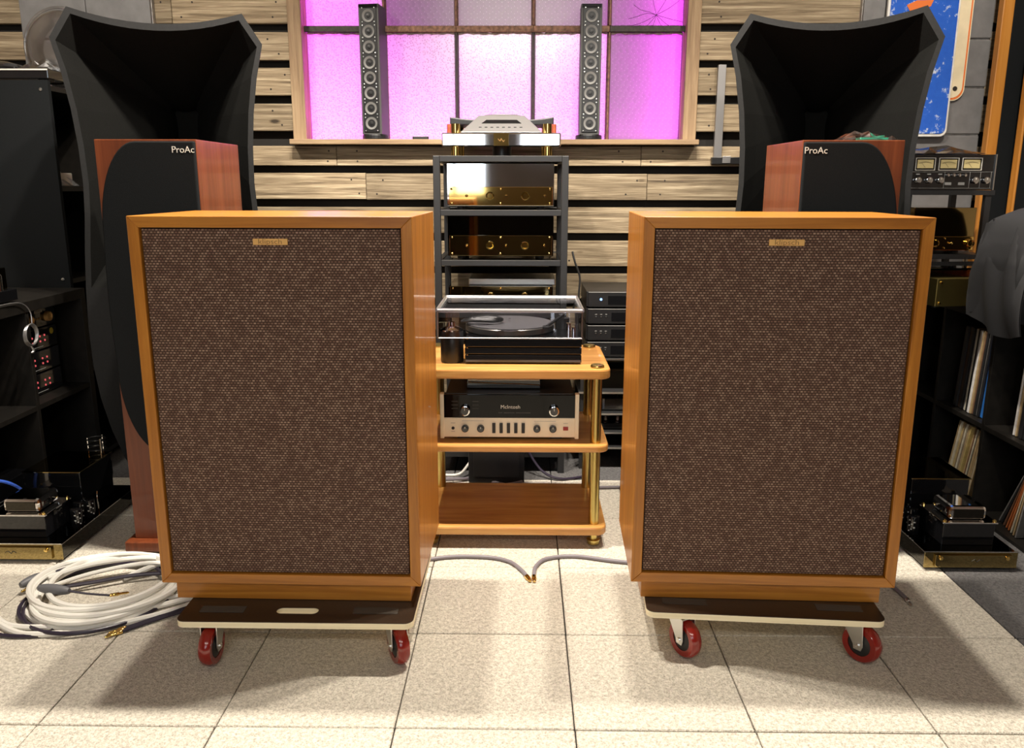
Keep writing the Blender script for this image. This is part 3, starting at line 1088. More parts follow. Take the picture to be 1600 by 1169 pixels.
def knob(par, x, z, r, mat='satin', ringm='chrome', y=0.0, d=.016, name='knob'):
    k = MB().lathe([(r, 0), (r * .97, -d), (r * .75, -d - .001), (.0001, -d - .001)], (x, y, z), 'y', 28).build(name, ringm, par, smooth=True)
    MB().lathe([(r * .76, -d - .0008), (r * .74, -d - .003), (.0001, -d - .003)], (x, y, z), 'y', 24).build('knob_cap', mat, k, smooth=True)
    box(x - .001, x + .001, y - d - .0042, y - d - .003, z + r * .15, z + r * .7).build('pointer', 'white_print', k)
    return k


knob(pa, -.142, .102, .0165, 'gloss', 'chrome', -.001)
knob(pa, .142, .102, .0165, 'gloss', 'chrome', -.001)
for x in (-.142, -.092, .088, .139):
    knob(pa, x, .042, .0115, 'gloss', 'satin', 0, .013)
for i in range(5):
    box(-.05 + i * .0235 - .0052, -.05 + i * .0235 + .0052, -.007, 0, .027, .060).build('push_button', 'satin', pa, bevel=.001)
MB().cyl((-.181, -.003, .042), .005, .004, 'y', 16).build('jack_socket', 'black', pa)
box(.172, .188, -.004, 0, .036, .048).build('power_button', 'red_button', pa, bevel=.001)
text('lettering', 'McIntosh', .017, (0.003, -.0016, .1125), 'white_print', gp, ext=.0003)
mk = MB()
for i in range(24):
    x = -.035 + i * .0043
    if i in (3, 12):
        continue
    mk.box(x, x + .003, -.0016, -.001, .0925, .0945)
for i, zz in enumerate((.130, .118, .106)):
    mk.box(-.185, -.165, -.0016, -.001, zz, zz + .0012)
    mk.box(-.118, -.098, -.0016, -.001, zz, zz + .0012)
mk.build('dial_marking', 'dim_print', gp)['kind'] = 'stuff'
mk = MB()
for x in (-.117, .1135):
    mk.box(x - .035, x + .035, -.0006, 0, .0655, .0663)
for x in (-.181, .18):
    mk.box(x - .007, x + .007, -.0006, 0, .058, .0592)
mk.box(-.187, -.175, -.0006, 0, .030, .0312)
mk.build('dial_marking', 'grey_print', pa)['kind'] = 'stuff'
# flat black unit stacked behind on top of it
bx = thing('phono_box', 'black component with chrome trim on top of the preamplifier', 'component', (-.06, 2.64, .507))
box(-.12, .12, 0, .2, .001, .033).build('case', 'gloss', bx, bevel=.002)
MB().tube([(-.115, -.002, .022), (-.03, -.002, .018), (.05, -.002, .016), (.118, -.002, .012)], .0022, n=6).build('trim', 'chrome', bx)
box(-.116, .116, -.003, .0, .028, .031).build('trim', 'champagne', bx)

# ================================================================== BLACK TOWER RACK WITH POLISHED COMPONENTS
RX0, RX1, RY0, RY1 = -.342, .173, 3.25, 3.70
tr = thing('tower_rack', 'tall black steel equipment rack against the plank wall', 'rack', ((RX0 + RX1) / 2, RY0, 0))
rw = (RX1 - RX0) / 2
PT = .026
for x in (-rw, rw - PT):
    for y in (0, RY1 - RY0 - PT):
        box(x, x + PT, y, y + PT, 0, 1.262).build('post', 'rackblack', tr, bevel=.002)
for z_ in (1.262, 1.061, .869, .665, .47, .09):
    for y in (0, RY1 - RY0 - PT):
        box(-rw + PT, rw - PT, y, y + PT, z_ - .022, z_).build('rail', 'rackblack', tr, bevel=.0015)
    for x in (-rw, rw - PT):
        box(x, x + PT, PT, RY1 - RY0 - PT, z_ - .022, z_).build('rail', 'rackblack', tr, bevel=.0015)
    box(-rw + PT, rw - PT, PT, RY1 - RY0 - PT, z_ - .010, z_ - .002).build('shelf', 'gloss', tr)


def lux_preamp(loc, label, box_mat, face_mat, top=.161, face=.070, ww=.206):
    t = thing('stereo_preamp', label, 'amplifier', loc, 0, 'polished preamplifiers in the tower rack')
    box(-ww, ww, 0, .30, .012, top).build('case', box_mat, t, bevel=.0015)
    for x in (-ww + .05, ww - .05):
        for y in (.04, .26):
            MB().cyl((x, y, 0), .016, .012, n=16).build('foot', 'black', t)
    f = box(-ww + .008, ww - .006, -.014, -.004, .014, .014 + face).build('face_plate', face_mat, t, bevel=.0012)
    for x in (-ww + .018, 0, ww - .016):
        for z_ in (.022, .006 + face):
            MB().lathe([(.0045, 0), (.004, -.003), (.0001, -.004)], (x, -.014, z_), 'y', 12).build('screw', 'gold', f, smooth=True)
    for x in (-.04, .095):
        k = MB().lathe([(.016, 0), (.016, -.012), (.013, -.015), (.010, -.012), (.0001, -.012)], (x, -.014, .014 + face * .52), 'y', 24).build('knob', 'gold', f, smooth=True)
    for x in (-.13, .022, .17):
        MB().lathe([(.004, 0), (.003, -.006), (.005, -.013), (.0001, -.015)], (x, -.014, .014 + face * .52), 'y', 12).build('toggle', 'gold', f, smooth=True)
    return t


lux_preamp((-.0865, 3.285, 1.063), 'mirror-polished chrome preamplifier with gold face, top bay of the tower rack', 'chrome', 'gold', .172)
lux_preamp((-.0865, 3.285, .871), 'dark mirrored preamplifier with bronze face, second bay of the tower rack', 'smoke', 'gold_dark', .166, .078)
lux_preamp((-.0865, 3.285, .667), 'bronze-faced preamplifier behind the turntable dust cover, third bay of the tower rack', 'smoke', 'gold_dark', .095, .085)
sb_ = box(-.145, .20, 0, .2, 0, .026).build('chrome_lid_box', 'chrome_soft', None, bevel=.003)
sb_.location = (-.07, 3.32, .764)
tag(sb_, 'low silver box resting on the bronze-faced preamplifier', 'box')

# disc player on top of the rack
dp = thing('disc_player', 'disc player with chrome slab, gold pillars and black winged lid on the tower rack', 'player', (-.083, 3.26, 1.264))
box(-.225, .225, 0, .30, .032, .082).build('chrome_slab', 'chrome', dp, bevel=.005)
pq = box(-.029, .029, -.003, .0, .034, .080).build('name_plate', 'gold', dp, bevel=.001)
MB().tube([(-.012, -.0036, .06), (-.004, -.0036, .052), (.0, -.0036, .060), (.008, -.0036, .050), (.013, -.0036, .056)], .0010, n=5).build('script_mark', 'badge_dark', pq)
MB().cyl((0, .12, 0), .037, .032, n=32).build('centre_foot', 'satin', dp, smooth=True)
for x in (-.175, .175):
    for y in (.035, .26):
        MB().cyl((x, y, 0), .018, .032, n=20).build('pillar', 'gold', dp, smooth=True)
        MB().cyl((x, y, .082), .018, .034, n=20).build('pillar', 'gold', dp, smooth=True)
        MB().cyl((x + (-.024 if x < 0 else .024), y + .02, .082), .010, .034, n=12).build('pillar_post', 'burgundy', dp, smooth=True)
for s in (-1, 1):
    pts = []
    for i in range(11):
        x = .20 - .20 * i / 10
        pts.append((s * x, .146 - .010 * math.sin(math.pi * i / 10)))
    pts += [(0, .128)]
    for i in range(11):
        x = .20 * i / 10
        pts.append((s * x, .116 - (.0 if i > 6 else .0) + (.0)))
    MB().prism(pts, 'y', .085, .29).build('wing', 'satin', dp, bevel=.004)
# silver centre with sloped face
MB().add([(-.155, -.002, .083), (.155, -.002, .083), (.088, .080, .150), (-.088, .080, .150), (-.155, .28, .083), (.155, .28, .083), (.088, .24, .152), (-.088, .24, .152)],
         [(0, 1, 2, 3), (1, 5, 6, 2), (5, 4, 7, 6), (4, 0, 3, 7), (3, 2, 6, 7), (0, 4, 5, 1)]).build('centre_body', 'silver', dp, bevel=.003)
MB().add([(-.076, .0400, .1188), (.076, .0400, .1188), (.058, .0570, .1328), (-.058, .0570, .1328), (-.076, .05, .112), (.076, .05, .112), (.058, .068, .126), (-.058, .068, .126)],
         [(0, 1, 2, 3), (4, 5, 6, 7), (0, 1, 5, 4), (2, 3, 7, 6), (0, 3, 7, 4), (1, 2, 6, 5)]).build('display', 'gloss', dp)
MB().lathe([(.0001, .151), (.075, .151), (.070, .156), (.0001, .158)], (0, .16, 0), n=32).build('disc_lid', 'silver', dp, smooth=True)
for i in range(8):
    box(-.085 + i * .022, -.075 + i * .022, .020, .024, .1005, .1045).build('button', 'satin', dp)

# ================================================================== COMPONENT STACK AT THE RIGHT OF THE RACK
cr = thing('component_rack', 'low black open rack behind the right walnut speaker', 'rack', (.44, 3.30, 0))
for x in (-.19, .19):
    for y in (.02, .36):
        box(x - .012, x + .012, y - .012, y + .012, 0, .474).build('post', 'rackblack', cr)
for z_ in (.10, .165, .245, .335, .474):
    s = box(-.21, .21, 0, .38, z_ - .012, z_).build('shelf', 'rackblack', cr)
    box(-.21, .21, -.004, 0, z_ - .009, z_ - .002).build('shelf_edge', 'chrome_soft', s)
cnames = ['topmost', 'second from the top', 'third from the top', 'lowest']
for k in range(4):
    z_ = .474 + (3 - k) * .0672
    t = thing('hifi_component', 'slim black component with display, %s in the stack beside the tower rack' % cnames[k], 'component', (.44, 3.30, z_), 0, 'slim black components in a stack')
    box(-.185, .21, .012, .34, .006, .066).build('case', 'satin', t, bevel=.0015)
    f = box(-.178, .21, 0, .012, .006, .0655).build('face_panel', 'satin', t, bevel=.001)
    box(-.178, .21, -.0012, .0, .0632, .0655).build('trim_line', 'grey_print', f)
    box(-.085 if k else -.10, .09, -.001, 0, .016, .050).build('display_window', 'gloss', f)
    for x in (-.15, .15):
        box(x - .015, x + .015, .03, .06, 0, .006).build('foot', 'black', t)
    if k == 0:
        MB().cyl((-.128, -.002, .036), .005, .002, 'y', 12).build('indicator', 'led_blue', f)
    else:
        for i in range(3):
            box(-.150 + i * .02, -.142 + i * .02, -.001, 0, .042, .0440).build('marking', 'grey_print', f)
            MB().cyl((-.146 + i * .02, -.002, .034), .0028, .002, 'y', 10).build('button', 'chrome_soft', f)
tra = thing('small_amplifier', 'small black amplifier with chrome rim on the low rack', 'amplifier', (.40, 3.33, .245))
MB().prism(rrect(-.09, .09, 0, .18, .03), 'z', .002, .056).build('case', 'gloss', tra, bevel=.006)
MB().lathe([(.03, .056), (.032, .061), (.026, .068), (.0001, .069)], (-.03, .06, 0), n=20).build('cap', 'chrome', tra, smooth=True)
tra2 = thing('tube_preamp', 'small dark tube component on the lower shelf of the low rack', 'component', (.40, 3.33, .165))
box(-.10, .10, 0, .2, .002, .028).build('chassis', 'gloss', tra2, bevel=.003)
for x in (-.05, 0.0, .05):
    MB().lathe([(.010, .028), (.011, .05), (.006, .060), (.0001, .063)], (x, .03, 0), n=14).build('tube', 'glass_tube', tra2, smooth=True)

# ================================================================== LINE-ARRAY SPEAKERS ON THE SILL
def array_speaker(loc, rz, label):
    t = thing('array_speaker', label, 'speaker', loc, rz, 'slim eight-driver speakers on the sill')
    MB().prism([(-.058 + .116 * (.5 + .5 * math.cos(2 * math.pi * i / 28)), .055 + .055 * math.sin(2 * math.pi * i / 28)) for i in range(28)], 'z', 0, .020).build('base', 'satin', t, bevel=.003)
    box(-.0445, .0445, .008, .118, .020, .552).build('housing', 'array_grey', t, bevel=.002)
    f = box(-.035, .035, .003, .0085, .030, .535).build('baffle', 'satin', t, bevel=.001)
    box(-.040, .040, .001, .009, .538, .550).build('head_trim', 'gloss', t)
    d0 = None
    for i in range(8):
        zc = .066 + i * .0625
        e = MB().lathe([(.027, .002), (.026, -.003), (.024, -.003), (.010, .003), (.009, .003)], (0, .003, zc), 'y', 28).build('driver', 'cone', t, smooth=True)
        MB().lathe([(.0095, .001), (.008, -.004), (.0001, -.005)], (0, .005, zc), 'y', 16).build('dust_cap', 'satin', e, smooth=True)
        MB().lathe([(.0285, .0), (.0285, -.0015), (.0265, -.0015), (.0265, 0)], (0, .003, zc), 'y', 28, closed=True).build('surround', 'black', e)
    s0 = None
    for i in range(9):
        zc = .035 + i * .0625
        for x in (-.027, .027):
            for dz in ((-.007, .007) if 0 < i < 8 else (0,)):
                if s0 is None:
                    s0 = MB().lathe([(.0032, 0), (.0025, -.002), (.0001, -.0026)], axis='y', n=8).build('screw', 'chrome_soft', f)
                    q = s0
                else:
                    q = inst(s0, 'screw', f)
                q.location = (x, .003, zc + dz)
    return t


array_speaker((-.660, 3.768, WZ0 - .004), R(-8), 'slim grey eight-driver speaker on the left part of the window sill')
array_speaker((.287, 3.768, WZ0 - .004), R(-1), 'slim grey eight-driver speaker on the right part of the window sill')
rm = MB().prism(rrect(-.035, .035, -.012, .012, .006), 'z', 0, .012).build('remote_control', 'black', None, bevel=.002)
rm.location = (-.45, 3.790, WZ0 - .004)
tag(rm, 'small flat black remote lying on the sill left of the disc player', 'remote')

# steel shelf bracket on the wall
br = thing('wall_bracket', 'brushed steel shelf bracket with upright bar on the plank wall', 'bracket', (.857, WY - .03, 1.245))
box(-.017, .017, -.012, 0.010, .02, .416).build('upright', 'silver', br, bevel=.001)
box(-.025, .20, -.018, .014, 0, .030).build('arm', 'satin', br, bevel=.002)
box(.02, .055, -.022, -.018, .004, .034).build('clip', 'silver', br, bevel=.001)

# ================================================================== ENAMEL SIGN
sg = thing('enamel_sign', 'chipped blue enamel sign with cream border plate on the grey pilaster', 'sign', (1.70, WY - .058, 1.36))
bpz = [(x, z_ + .30) for x, z_ in rrect(-.145, .192, -.15, 1.2, .05)]
pl_ = MB().prism(bpz, 'y', -.006, -.002).build('border_plate', 'cream', sg, bevel=.001)
MB().prism([(x, z_ + .30) for x, z_ in rrect(-.140, .187, -.145, 1.195, .045)], 'y', -.007, -.0055).build('border_line', 'orange_enamel', pl_)
MB().prism([(x, z_ + .30) for x, z_ in rrect(-.134, .180, -.138, 1.19, .042)], 'y', -.0085, -.0065).build('border_field', 'cream', pl_)
MB().lathe([(.010, 0), (.009, -.003), (.0001, -.003)], (.150, -.0085, .20), 'y', 16).build('screw', 'nail', pl_)
f_ = MB().prism(rrect(-.175, .128, 0, 1.3, .03), 'y', -.026, -.009).build('white_edge', 'white_enamel', sg, bevel=.004)
MB().prism(rrect(-.165, .118, .012, 1.29, .024), 'y', -.030, -.0255).build('blue_field', 'enamel', f_, bevel=.002)
for pts in ([(-.08, .125), (-.03, .150), (-.01, .185), (-.02, .20), (-.07, .175), (-.11, .165)],
            [(-.09, .075), (-.03, .105), (-.005, .135), (-.03, .128), (-.09, .105)],
            [(-.08, .50), (.0, .525), (.01, .55), (-.06, .548), (-.10, .53)]):
    MB().prism(pts, 'y', -.0318, -.0298).build('letter_stroke', 'orange_enamel', f_)

# ================================================================== BOOKCASES
def kallax(name, label, xf, side, y0, y1, ztop, zmid, divs, loc_y=0):
    """side=-1: stands on the left, opens to +x"""
    t = thing(name, label, 'bookcase', (xf, y0, 0))
    d = .39 * side                     # depth away from the room
    x0, x1 = sorted((0, d))
    L_ = y1 - y0
    box(x0, x1, 0, L_, ztop - .038, ztop).build('top_board', 'blackwood', t, bevel=.0015)
    box(x0, x1, 0, L_, 0.0, .012).build('bottom_board', 'blackwood', t)
    for y in (0, L_ - .034):
        box(x0, x1, y, y + .034, .012, ztop - .038).build('end_board', 'blackwood', t, bevel=.001)
    xs = sorted((.004 * side, d))
    prev = .034
    for dv in list(divs) + [None]:
        yy = (dv - y0) if dv else L_ - .034
        box(xs[0], xs[1], prev, yy, zmid - .018, zmid).build('shelf', 'blackwood', t, bevel=.001)
        if dv:
            box(xs[0], xs[1], yy, yy + .018, .012, ztop - .038).build('divider', 'blackwood', t, bevel=.001)
            prev = yy + .018
    bx_ = sorted((d, d - .006 * side))
    box(bx_[0], bx_[1], .0, L_, .012, ztop - .038).build('back_board', 'blackwood', t)
    return t


# right, facing left
kallax('record_bookcase', 'black cube bookcase full of records at the right wall', 1.62, 1, 2.46, 3.565, .735, .335, (2.838, 3.190))
# left, facing right
kallax('equipment_bookcase', 'black cube bookcase holding small amplifiers at the left wall', -1.72, -1, 2.47, 3.245, .758, .385, (2.845,))
# tall unit behind the left one
ub = thing('tall_bookcase', 'tall black bookcase with open side bays in the left corner', 'bookcase', (-1.775, 3.25, 0))
box(-.40, 0, 0, .02, 0, 1.533).build('end_board', 'cloth', ub, bevel=.001)
box(-.40, 0, .40, .42, 0, 1.533).build('end_board', 'blackwood', ub)
box(-.42, -.40, 0, .42, 0, 1.533).build('back_board', 'blackwood', ub)
for z_ in (.05, .42, .79, 1.145, 1.515):
    box(-.40, -.002, .02, .40, z_ - .018, z_).build('shelf', 'blackwood', ub)
for x, z_ in ((-.028, 1.50), (-.028, .79)):
    MB().lathe([(.0001, -.003), (.006, -.002), (.006, .0)], (x, 0, z_), 'y', 12).build('cam_cap', 'chrome_soft', ub)

# records
LPC = {'cream': (.66, .60, .46), 'white': (.78, .76, .74), 'black': (.018, .018, .02), 'blue': (.03, .17, .55), 'red': (.55, .05, .05), 'tan': (.50, .36, .19),
       'brown': (.18, .09, .05), 'grey': (.20, .19, .18), 'yellow': (.55, .42, .16), 'dark brown': (.07, .04, .025), 'purple': (.12, .05, .22), 'orange': (.55, .17, .05), 'pink': (.60, .32, .32)}
for k, v in LPC.items():
    M['lp_' + k] = plain('sleeve_' + k.replace(' ', '_'), v, .45, var=.18, scale=40)


def record(x, y, z, th, col, size, label, group, lean=0.0, h=None):
    h = h or size
    o = box(0, size, 0, th, 0, h).build('record_sleeve', 'lp_' + col, None, bevel=min(.0012, th * .3), seg=1)
    o.location = (x, y, z)
    o.rotation_euler = (lean, 0, 0)
    tag(o, label, 'record', group)
    return o


def shelf_of(cols, ths, y_start, x0, z0, where, group, leanmax, size=.315, back=True):
    """records from the near end to the far end"""
    y = y_start
    for i, (c, th) in enumerate(zip(cols, ths)):
        lean = leanmax
        record(x0 + random.uniform(0, .012), y, z0 + .002, th, c, size - random.uniform(0, .004), '%s record sleeve, %s from the near end, %s' % (c, ordinal(i), where), group, lean)
        y += th + .0013


colsA = ['grey', 'red', 'blue', 'black', 'grey', 'black', 'brown', 'tan', 'white', 'pink', 'black', 'cream', 'white', 'black', 'black', 'dark brown', 'black']
thA = [.008, .007, .022, .012, .010, .012, .010, .008, .012, .007, .013, .007, .005, .010, .012, .02, .02]
shelf_of(colsA, thA, 2.890, 1.645, .335, 'upper middle bookcase bay', 'records in the upper middle bay', R(5))
colsB = ['grey', 'grey', 'grey', 'brown', 'tan', 'dark brown', 'yellow', 'black', 'brown', 'yellow', 'tan', 'black', 'black', 'black', 'tan', 'white', 'white']
thB = [.010, .010, .010, .012, .008, .008, .009, .01, .012, .010, .010, .02, .016, .014, .006, .005, .006]
shelf_of(colsB, thB, 2.518, 1.645, .335, 'upper near bookcase bay', 'records in the upper near bay', R(3))
colsC = ['tan', 'cream', 'tan', 'tan', 'black', 'cream', 'brown', 'tan', 'yellow', 'cream', 'tan', 'brown', 'cream', 'grey', 'tan', 'yellow', 'cream', 'dark brown', 'tan']
thC = [.006, .006, .009, .012, .010, .006, .009, .010, .008, .006, .010, .006, .008, .009, .007, .010, .007, .008, .008]
shelf_of(colsC, thC, 2.93, 1.640, .012, 'lower middle bookcase bay', 'records in the lower middle bay', R(13), .290)
yy = 2.60
for i, (c, th, ln) in enumerate((('grey', .006, 10), ('tan', .005, 12), ('cream', .005, 14), ('orange', .006, 17), ('orange', .005, 19.5), ('brown', .006, 22), ('black', .007, 24.5), ('grey', .006, 27))):
    record(1.640 + .004 * i, yy, .014, th, c, .288, '%s record sleeve, %s from the near end, leaning on the lowest shelf' % (c, ordinal(i)), 'records leaning in the lower near bay', R(ln))
    yy += .021

# small amplifiers in the left bookcase, facing right
snames = ['lowest', 'second from the bottom', 'third from the bottom']
for k in range(3):
    z_ = .385 + k * .083
    t = thing('power_amplifier', 'black amplifier with red lamps, %s in the left bookcase stack' % snames[k], 'amplifier', (-1.80, 2.865, z_), 0, 'red-lit amplifiers in the left bookcase')
    box(-.22, 0, .005, .275, .006, .078).build('case', 'satin', t, bevel=.001)
    f = box(.0, .006, .0, .28, .004, .080).build('face_panel', 'gloss', t, bevel=.001)
    for y in (.04, .24):
        box(-.15, -.03, y - .01, y + .01, 0, .006).build('foot', 'black', t)
    for i, y in enumerate((.085, .115, .165, .195)):
        for z2 in (.033, .052):
            MB().cyl((.006, y, z2), .0038, .002, 'x', 10).build('lamp', 'led_red', f)
    for z2 in (.03, .05):
        MB().cyl((.006, .025, z2), .006, .01, 'x', 12).build('terminal', 'chrome', f, smooth=True)
    box(.006, .0066, .10, .18, .012, .014).build('panel_line', 'grey_print', f)
    if k == 2:
        MB().cyl((.0062, .245, .060), .012, .0008, 'x', 20).build('sticker', 'yellow', f)
hp = thing('headphone_amplifier', 'small black unit with two gold knobs on top of the left bookcase stack', 'amplifier', (-1.80, 2.875, .634))
box(-.2, 0, .005, .265, .006, .072).build('case', 'satin', hp, bevel=.001)
f = box(0, .006, 0, .27, .004, .074).build('face_panel', 'gloss', hp)
for y in (.095, .215):
    MB().lathe([(.019, 0), (.018, .014), (.014, .016), (.011, .012), (.0001, .012)], (.006, y, .036), 'x', 20).build('knob', 'badge', f, smooth=True)
for y in (.14, .155, .17):
    MB().cyl((.006, y, .034), .003, .004, 'x', 8).build('lamp', 'badge', f)
box(.006, .0066, .14, .19, .055, .063).build('label_plate', 'white_print', f)
for y in (.03, .24):
    box(-.15, -.03, y - .01, y + .01, 0, .006).build('foot', 'black', hp)
# hanging coil of silver lead
mb = MB()
for k in range(3):
    mb.tube([(.004 * k, .036 * math.cos(a), .036 * math.sin(a) + .002 * k) for a in [2 * math.pi * i / 10 for i in range(10)]], .003, n=6, closed=True)
mb.tube([(.0, .0, -.036), (.004, .004, -.055), (0, -.004, -.06)], .004, n=6)
mb.tube([(0, .02, .03), (-.006, .028, .08), (-.012, -.02, .116), (-.02, -.16, .1205), (-.05, -.24, .119)], .002, n=6)
co = mb.build('silver_lead', 'silver', None, smooth=True)
co.location = (-1.700, 2.815, .645)
tag(co, 'coiled silver lead hanging from the top of the left bookcase', 'cable')

# tube amplifier on the left bookcase top
ta_ = thing('tube_amplifier', 'small tube amplifier with gold and chrome on the left bookcase top', 'amplifier', (-1.80, 2.70, .759))
box(-.17, .055, -.14, .15, .006, .045).build('chassis', 'gloss', ta_, bevel=.003)
for x in (-.14, .03):
    for y in (-.1, .11):
        MB().cyl((x, y, 0), .012, .006, n=10).build('foot', 'black', ta_)
box(-.15, -.02, .03, .14, .045, .185).build('transformer_cover', 'gloss', ta_, bevel=.004)
for y in (-.10, -.045):
    MB().lathe([(.018, .045), (.018, .06), (.014, .065), (.022, .085), (.022, .125), (.012, .145), (.0001, .150)], (.01, y, 0), n=20).build('power_tube', 'glass_tube', ta_, smooth=True)
    MB().cyl((.01, y, .066), .010, .055, n=12).build('tube_plate', 'silver', ta_, smooth=True)
MB().lathe([(.016, .045), (.017, .11), (.012, .12), (.0001, .122)], (.025, .04, 0), n=18).build('can_capacitor', 'gold', ta_, smooth=True)
MB().lathe([(.015, .045), (.016, .095), (.012, .10), (.0001, .10)], (.03, .085, 0), n=18).build('can_capacitor', 'chrome', ta_, smooth=True)
box(-.02, .03, .10, .14, .045, .118).build('choke', 'gold_dark', ta_, bevel=.003)

# top of the tall bookcase: turntable with dark lid, clear dome, wrapping
td = thing('boxed_turntable', 'black box with pale trim line on top of the tall left bookcase', 'turntable', (-2.0, 3.27, 1.534))
box(-.17, .22, 0, .20, .006, .042).build('case', 'gloss', td, bevel=.003)
box(-.17, .22, -.003, 0, .036, .041).build('trim', 'white_print', td)
for x in (-.14, .19):
    box(x - .02, x + .02, .02, .06, 0, .006).build('foot', 'black', td)
MB().lathe([(.098, 0), (.097, .012), (.08, .026), (.04, .036), (.0001, .038)], (-.02, .10, .042), n=40).build('lid', 'gloss', td, smooth=True)
dm = thing('clear_dome', 'round clear plastic dome standing behind the left horn speaker', 'cover', (-1.865, 3.555, 1.534))
MB().lathe([(.0001, -.06), (.06, -.056), (.11, -.040), (.142, -.012), (.150, 0), (.146, .002), (.10, -.032), (.05, -.05), (.0001, -.054)], (0, 0, .152), 'y', 40).build('shell', 'film', dm, smooth=True)
MB().lathe([(.150, -.004), (.157, 0), (.150, .004), (.146, 0)], (0, 0, .158), 'y', 48, closed=True).build('rim', 'film', dm, smooth=True)
crumple('plastic_wrap', 'loose clear plastic wrap on the black box at upper left', 'wrap', (-1.845, 3.37, 1.577), .12, .17, .05, 'film', seed=9, n=9)
pk = crumple('wrapped_pack', 'small clear-wrapped pack on the shelf of the tall left bookcase', 'pack', (-1.86, 3.36, 1.147), .14, .16, .085, 'film', seed=5, n=7)
box(-.05, .05, -.06, .06, .001, .05).build('carton', 'paper', pk, bevel=.004)

# ================================================================== MONOBLOCK AMPLIFIERS ON THE FLOOR
def monoblock(loc, flip, label):
    """front faces -y; flip mirrors the layout left-right"""
    s = -1 if flip else 1
    t = thing('tube_monoblock', label, 'amplifier', loc, 0, 'chrome-trimmed monoblock amplifiers')
    W_, D_ = .283, .53

    def bx(x0, x1, *a):
        return sorted((s * x0, s * x1)) + list(a)
    box(*bx(0, W_, .004, D_, .012, .060)).build('chassis', 'smoke', t, bevel=.002)
    for x in (.03, W_ - .03):
        for y in (.05, D_ - .05):
            MB().cyl((s * x, y, 0), .018, .012, n=12).build('foot', 'black', t)
    # folded front plate, mirror finish
    fp = box(*bx(0, W_, 0, .004, .010, .064)).build('front_plate', 'gold_dark', t, bevel=.0008)
    box(*bx(.030, W_ - .02, -.008, 0, .016, .054)).build('name_panel', 'gold_dark', fp, bevel=.001)
    for x in (.045, W_ - .036):
        MB().lathe([(.006, 0), (.006, -.004), (.0001, -.006)], (s * x, -.008, .046), 'y', 12).build('thumb_screw', 'gold', fp, smooth=True)
    MB().tube([(s * .14, -.0086, .036), (s * .15, -.0086, .042), (s * .155, -.0086, .034), (s * .165, -.0086, .041), (s * .175, -.0086, .036)], .0008, n=5).build('script_mark', 'black', fp)
    MB().box(*bx(0, W_, -.001, .003, .0615, .064)).build('chrome_edge', 'chrome', t)
    MB().box(*bx(-.001, .002, .0, D_, .0595, .062)).build('chrome_edge', 'chrome', t)
    # front transformer with chrome bell
    f = box(*bx(.075, .235, .055, .20, .060, .132)).build('transformer_box', 'gloss', t, bevel=.002)
    box(*bx(.070, .240, .050, .205, .132, .137)).build('bell_flange', 'chrome', f, bevel=.001)
    box(*bx(.095, .215, .068, .187, .137, .182)).build('bell', 'chrome', f, bevel=.014, seg=3)
    box(*bx(.108, .202, .0655, .069, .145, .174)).build('bell_plate', 'smoke', f, bevel=.001)
    for x in (.078, .232):
        for y in (.058, .197):
            MB().lathe([(.006, .137), (.006, .142), (.0001, .146)], (s * x, y, 0), n=10).build('bolt', 'gold', f, smooth=True)
    # rear mains transformer box with mirror lid
    g = box(*bx(.060, .250, .255, .47, .060, .205)).build('mains_box', 'gloss', t, bevel=.002)
    box(*bx(.056, .254, .250, .475, .205, .209)).build('mirror_lid', 'gold_dark', g, bevel=.001)
    # capacitors
    for x, y in ((.028, .15), (.052, .215), (.028, .235)):
        c = MB().lathe([(.017, .060), (.018, .063), (.018, .118), (.014, .120), (.0001, .118)], (s * x, y, 0), n=22).build('capacitor', 'gloss', t, smooth=True)
        for i in range(7):
            a = R(-150 + (i % 3) * 22) if s > 0 else R(-30 - (i % 3) * 22)
            px, py = s * x + .0183 * math.cos(a), y + .0183 * math.sin(a)
            box(px - .003, px + .003, py - .0006, py + .0006, .070 + i * .006, .0735 + i * .006).build('print_mark', 'caps_white', c)
    # tubes behind, with a ring guard
    for x in (.10, .19):
        MB().lathe([(.016, .060), (.016, .075), (.012, .08), (.022, .10), (.022, .16), (.010, .178), (.0001, .18)], (s * x, .505, 0), n=20).build('power_tube', 'glass_tube', t, smooth=True)
    return t


monoblock((1.237, 2.385, 0), False, 'chrome and black monoblock amplifier on the floor at right by the records')
ml = monoblock((-1.432, 2.395, 0), True, 'chrome and black monoblock amplifier on the floor at left by the white cable')
# ring cage over the left one's valve
cg = MB()
for z_ in (.225, .245, .262):
    cg.tube([(.030 * math.cos(a), .030 * math.sin(a), z_) for a in [2 * math.pi * i / 12 for i in range(12)]], .0022, n=6, sub=3, closed=True)
cg.build('tube_cage', 'satin', ml, smooth=True).location = (-.10, .46, 0)
for a in (200, 320, 80):
    MB().cyl((-.10 + .030 * math.cos(R(a)), .46 + .030 * math.sin(R(a)), .209), .0022, .058, n=6).build('cage_rod', 'chrome', ml)
mx_ = MB().tube([(0, 0, .0), (.0, -.004, .05), (.0, 0, .075)], .0025, n=6).build('guard_rod', 'chrome', ml)
mx_.location = (-.016, .27, .060)
